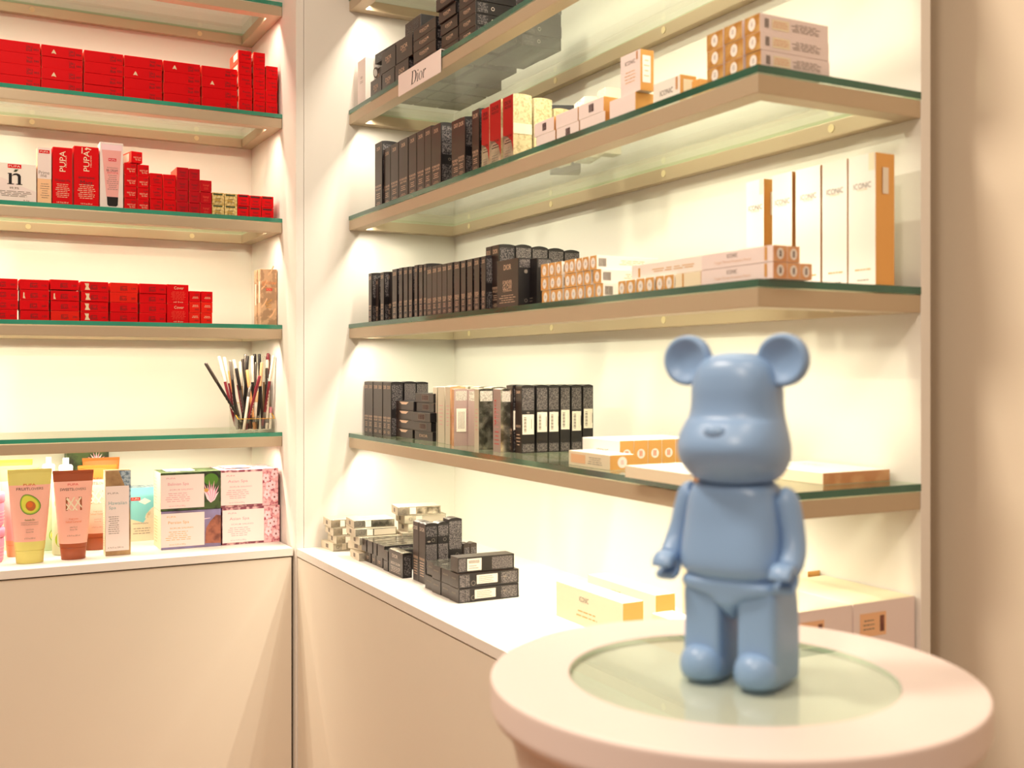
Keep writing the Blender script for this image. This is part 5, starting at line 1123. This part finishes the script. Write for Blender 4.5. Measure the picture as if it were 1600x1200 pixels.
me = carton('flat2', .155, .1215, .0155, 'paper', {'F': 'cream', 'R': 'copper'}, [('T', 'text', 'inkwarm', (.35, .65, .04, .008, 'ICONIC', 0))]); me.name = 'palette_box'
o_ = putR('palette_box', me, LX(1.0525, 1286), 1.0525 + .155, z, 'large flat white box with copper end, right of the bear head', 'box')

# ================================================================ right counter
z = ZC + 0.0003
rnd = random.Random(11)
def silc(X, Y, zz, w, d, h, rz, label, dark=False):
    h = round(h, 4)
    dec = [('R', 'rect', 'sticker', (.28, .1, .42, .9)), ('R', 'rect', 'silverdark' if dark else 'silverpale', (.45, .12, .97, .88)), ('R', 'ring', 'inkgrey', (.15, .5, .004, .0008)), ('F', 'rect', 'inkgrey', (.4, .25, .6, .75)), ('T', 'bars', 'inkgrey', (.3, .3, .7, .5, 3, .15))]
    me = carton('silc%d' % dark, w, d, h, 'silverpale', {'R': 'silver', 'F': 'silverpale', 'T': 'silverpale', 'E': 'silverdark'}, dec); me.name = 'compact_box'
    return putR('compact_box', me, X, Y, zz, label, 'box', 'flat silver compacts on the right counter', math.radians(rz))
sh = .0195
p = ONZ(ZC, 518, 862.5)
for k, (dx, dy, rz) in enumerate(((0, 0, 4), (.012, -.012, -3), (.008, -.006, -4), (.004, -.002, -4))):
    silc(p[0] + dx, p[1] + .075 + dy, z + k * .0182, .072, .078, .0177, rz, 'flat silver compact, %s of four, leftmost silver pile on counter' % level(k, 4))
p = ONZ(ZC, 567, 877)
for k, (dx, dy, rz) in enumerate(((.002, 0, -5), (.0, .010, 10), (.002, 0, -4), (-.004, .010, -4), (.0, .022, -6))):
    silc(p[0] + dx - .004, p[1] + .076 + dy, z + k * .0172, .074, (.105, .05, .10, .095, .092)[k], 0.0167, rz, 'flat silver compact, %s of five, second silver pile from left' % level(k, 5), k == 4)
for k in range(6):
    pb = (.918, 2.222)
    silc(pb[0] + (0, .006, -.004, .004, 0, -.010)[k], pb[1] + .055 + (0, .004, 0, 0, .003, .004)[k], z + k * .0190, .062, .098, .0184, (0, 4, -3, 3, 0, -5)[k] - 4, 'flat silver compact, %s of six, tallest silver pile' % ('bottom', 'second-lowest', 'third-lowest', 'third-highest', 'second-highest', 'top')[k], k == 5)
# small black boxes lying in the middle
grpB = 'black boxes heaped on the right counter'
def blk(X, Y, zz, w, d, h, rz, label, decs=(), key='bk', ms=None):
    me = carton(key, w, d, h, 'black', ms or {'F': 'dark', 'T': 'silverdark'}, list(decs)); me.name = 'makeup_box'
    return putR('makeup_box', me, X, Y, zz, label, 'box', grpB, math.radians(rz))
for i, (u0, u1) in enumerate(((570.5, 579.5), (580.8, 587.6), (588, 598))):
    Y, w = RW(.826, u0, u1)
    blk(.826, Y, z, w - .001, .085, .0228, 0, 'small black box lying in the lower row of the heap, %s from left' % ORD[i], [('F', 'bars', 'inkrose', (.3, .3, .7, .6, 2, .3)), ('R', 'rect', 'speck', (.1, .1, .9, .9))], 'bk1')
for i, (u0, u1) in enumerate(((565, 572.5), (573, 581.3), (581.8, 587.4), (587.8, 598.5))):
    Y, w = RW(.820, u0, u1)
    blk(.820 + .001 * i, Y, z + .0232, w - .001, .125, .0262, 0, 'small black box with glossy top in the upper row of heap, %s from left' % ORD[i], [('T', 'bars', 'silver', (.2, .1, .8, .9, 5, .4)), ('R', 'rect', 'speck', (.1, .1, .9, .9))], 'bk2')
Y, w = RW(.822, 599, 606.2)
for i in range(2):
    blk(.822, Y, z + i * .0215, w - .001, .09, .0210, 0, 'small black box end beside the titled square black box, %s one' % ('lower', 'upper')[i], [('F', 'ring', 'inkgrey', (.5, .5, .006, .0008))], 'bk3')
p = ONZ(ZC, 606, 894.5); q = ONZ(ZC, 631, 904)
me = carton('bodyglow', .0745, .020, .0500, 'black', {'F': 'dark', 'T': 'silverdark'}, [('F', 'text', 'inkpale', (.45, .78, .030, .0075, 'DIOR', 0)), ('F', 'text', 'inkpale', (.5, .48, .048, .0050, 'BODY GLOW', 0)), ('F', 'bars', 'inkpale', (.15, .1, .85, .36, 4, .25)), ('R', 'rect', 'speck', (.15, .1, .85, .9))], bulge=.001); me.name = 'cream_box'
putR('cream_box', me, .822, 2.0790, z, 'square black box with readable pale title in the counter heap', 'box')
# three uprights
grpT = 'upright black boxes standing on the right counter'
Y, w = RW(.822, 645.5, 661)
for i, (u0, u1) in enumerate(((645.5, 654), (654.6, 664.6))):
    Y, w = RW(.837, u0, u1)
    me = carton('cu%d' % i, w - .0004, .0258, .1185, 'dark', {'R': 'black', 'T': 'dark'}, [('F', 'text', 'inkpale', (.5, .90, w * .7, .0075, 'DIOR', 0)), ('F', 'text', 'inkrose', (.5, .40, w * .8, .005, 'FOREVER', 0)), ('F', 'bars', 'inkrose', (.15, .1, .85, .36, 6, .28)), ('R', 'rect', 'speck', (.06, .79, .94, .96)), ('R', 'rect', 'speckfine', (.06, .05, .94, .66)), ('R', 'ring', 'inkgrey', (.65, .73, .0035, .0007)), ('R', 'disc', 'inkgrey', (.3, .71, .0035, .0018))], bulge=.0022); me.name = 'foundation_box'
    putR('foundation_box', me, .837, Y, z, '%s upright black box with brand word, front of the standing trio' % ('left', 'right')[i], 'box', grpT)
Yn = Y - w + .0005
for i, (dx, h_) in enumerate(((.0275, .1190), (.0515, .1250))):
    me = carton('cv%d' % i, .026, (.023, .029)[i], h_, 'black', {'T': 'dark'}, [('R', 'rect', 'speckfine', (.05, (.79, .52)[i], .95, .97)), ('R', 'rect', 'speckfine', (.05, .05, .95, (.66, .30)[i])), ('R', 'ring', 'inkgrey', (.65, (.73, .43)[i], .0035, .0007))], bulge=.003); me.name = 'foundation_box'
    putR('foundation_box', me, .837 + dx, Yn + .026 + (.002, .004)[i], z, 'upright black box, %s behind the front pair on the counter' % ORD[i], 'box', grpT)
for i in range(2):
    me = carton('cw', .018, .014, .072, 'dark', {}, [('R', 'rect', 'speckfine', (.1, .1, .9, .9))], bulge=.002); me.name = 'mascara_box'
    putR('mascara_box', me, (.925 + i * .0150), 1.956, z, 'short upright dark box right behind the standing trio, %s one' % ('left', 'right')[i], 'box')
# lying black boxes at the right end of the heap
hz = .0262
lb = [('R', 'rect', 'speckfine', (.02, .08, .18, .92)), ('R', 'rect', 'speckfine', (.70, .1, .97, .9)), ('R', 'ring', 'inkgrey', (.24, .3, .0045, .0010)), ('R', 'disc', 'inkgrey', (.76, .55, .003, .0018))]
ybase = 1.8985
for lv in range(2):
    for i in range(4):
        last = i == 3
        me = carton('lie%d' % last, .0388, .122, hz - .0006, 'black', {'F': 'dark', 'T': 'dark' if last else 'silverdark'}, (lb if last else []) + [('F', 'bars', 'inkgrey', (.2, .5, .8, .75, 1, .4))], bulge=0); me.name = 'foundation_box'
        o_ = putR('foundation_box', me, .8225 + (.002, -.001, .0, -.0015)[i] + .004 * lv * (i == 0), ybase - i * .0395, z + lv * hz, 'black box lying lengthwise, %s layer, %s from left, right end of heap' % (('lower', 'upper')[lv], ORD[i]), 'box', 'lying black boxes on the right counter', 0)
        if last:
            g = G(); g.box(.0390, .032 + .004 * lv, .0055, .0394, .074 + .004 * lv, .0215, 'sticker')
            for q_ in range(4): g.box(.0394, .036 + .004 * lv, .0080 + q_ * .0032, .0396, .066 + .004 * lv - .003 * (q_ % 2), .0088 + q_ * .0032, 'inkgrey')
            part('price_sticker', g, o_)
me = carton('lietop', .034, .112, .0275, 'black', {'F': 'dark', 'T': 'dark'}, [('R', 'rect', 'speckfine', (.01, .08, .14, .92)), ('R', 'rect', 'speckfine', (.60, .1, .97, .9))], bulge=0); me.name = 'foundation_box'
o_ = putR('foundation_box', me, .824, RY(.824, 704), z + 2 * hz, 'topmost black box with barcode sticker lying on the right end of heap', 'box', None, math.radians(-2))
g = G(); g.box(.0342, .018, .003, .0346, .046, .0245, 'sticker')
for q_ in range(12): g.box(.0346, .021 + q_ * .0018, .016, .0348, .0220 + q_ * .0018, .022, 'inkgrey')
g.box(.0346, .021, .011, .0348, .036, .012, 'inkgrey'); g.box(.0346, .021, .007, .0348, .040, .008, 'inkgrey'); part('price_sticker', g, o_)
# white boxes behind the table
def icbox(w, d, h, key): return carton(key, w, d, h, 'paper', {'F': 'cream', 'R': 'gold', 'L': 'gold'}, [('F', 'text', 'inkwarm', (.44, .72, .028, .0085, 'ICONIC', 0)), ('F', 'bars', 'inkgold', (.28, .2, .68, .45, 2, .25))])
p0 = ONZ(ZC, 869, 962)
me = icbox(.2015, .038, .0590, 'icx'); me.name = 'palette_box'
putR('palette_box', me, .9275, p0[1], z, 'white box with gold end on the counter, front left of the round table', 'box', 'white boxes standing on the right counter')
putR('palette_box', me, 1.005, RY(1.005, 918.5), z, 'white box with gold end on the counter, second behind the front one', 'box', 'white boxes standing on the right counter', 0)
me = carton('icshort', .130, .038, .0590, 'paper', {'F': 'cream', 'R': 'gold', 'L': 'gold'}); me.name = 'palette_box'
putR('palette_box', me, .9275, RY(.9275, 1018), z, 'white box on the counter directly left of the bear arm', 'box', 'white boxes standing on the right counter')
X6 = 1.122; Y, w = RW(X6, 1066, 1262)
me = carton('icbig', w, .024, HZ(X6, Y - w, 893) - z, 'paper', {'R': 'gold', 'F': 'cream'}, [('F', 'text', 'inkwarm', (.085, .86, .026, .008, 'ICONIC', 0))]); me.name = 'gift_box'
putR('gift_box', me, X6, Y, z, 'wide white box standing at the back wall behind the bear legs', 'box')
hb_ = HZ(1.13, 1.012, 933) - z
for i, (ua, ub) in enumerate(((1238, 1332.5), (1333.5, 1430))):
    Xa, Xb_ = LX(1.012, ua), LX(1.012, ub)
    me = carton('pinkbig%d' % i, .165, Xb_ - Xa - .0006, hb_, 'blush', {'R': 'mauvepale' if 'mauvepale' in M else 'blush', 'T': 'cream', 'E': 'peach'}, [('R', 'rect', 'peach', (.10, .62, .52, .88)), ('R', 'bars', 'inkgrey', (.13, .68, .36, .82, 3, .3)), ('R', 'rect', 'rock', (.42, .66, .49, .84))]); me.name = 'carton_box'
    putR('carton_box', me, Xa, 1.012 + .165, z, '%s big pinkish carton on the right counter beside the panel end' % ('left', 'right')[i], 'box', 'big pinkish cartons on the right counter')
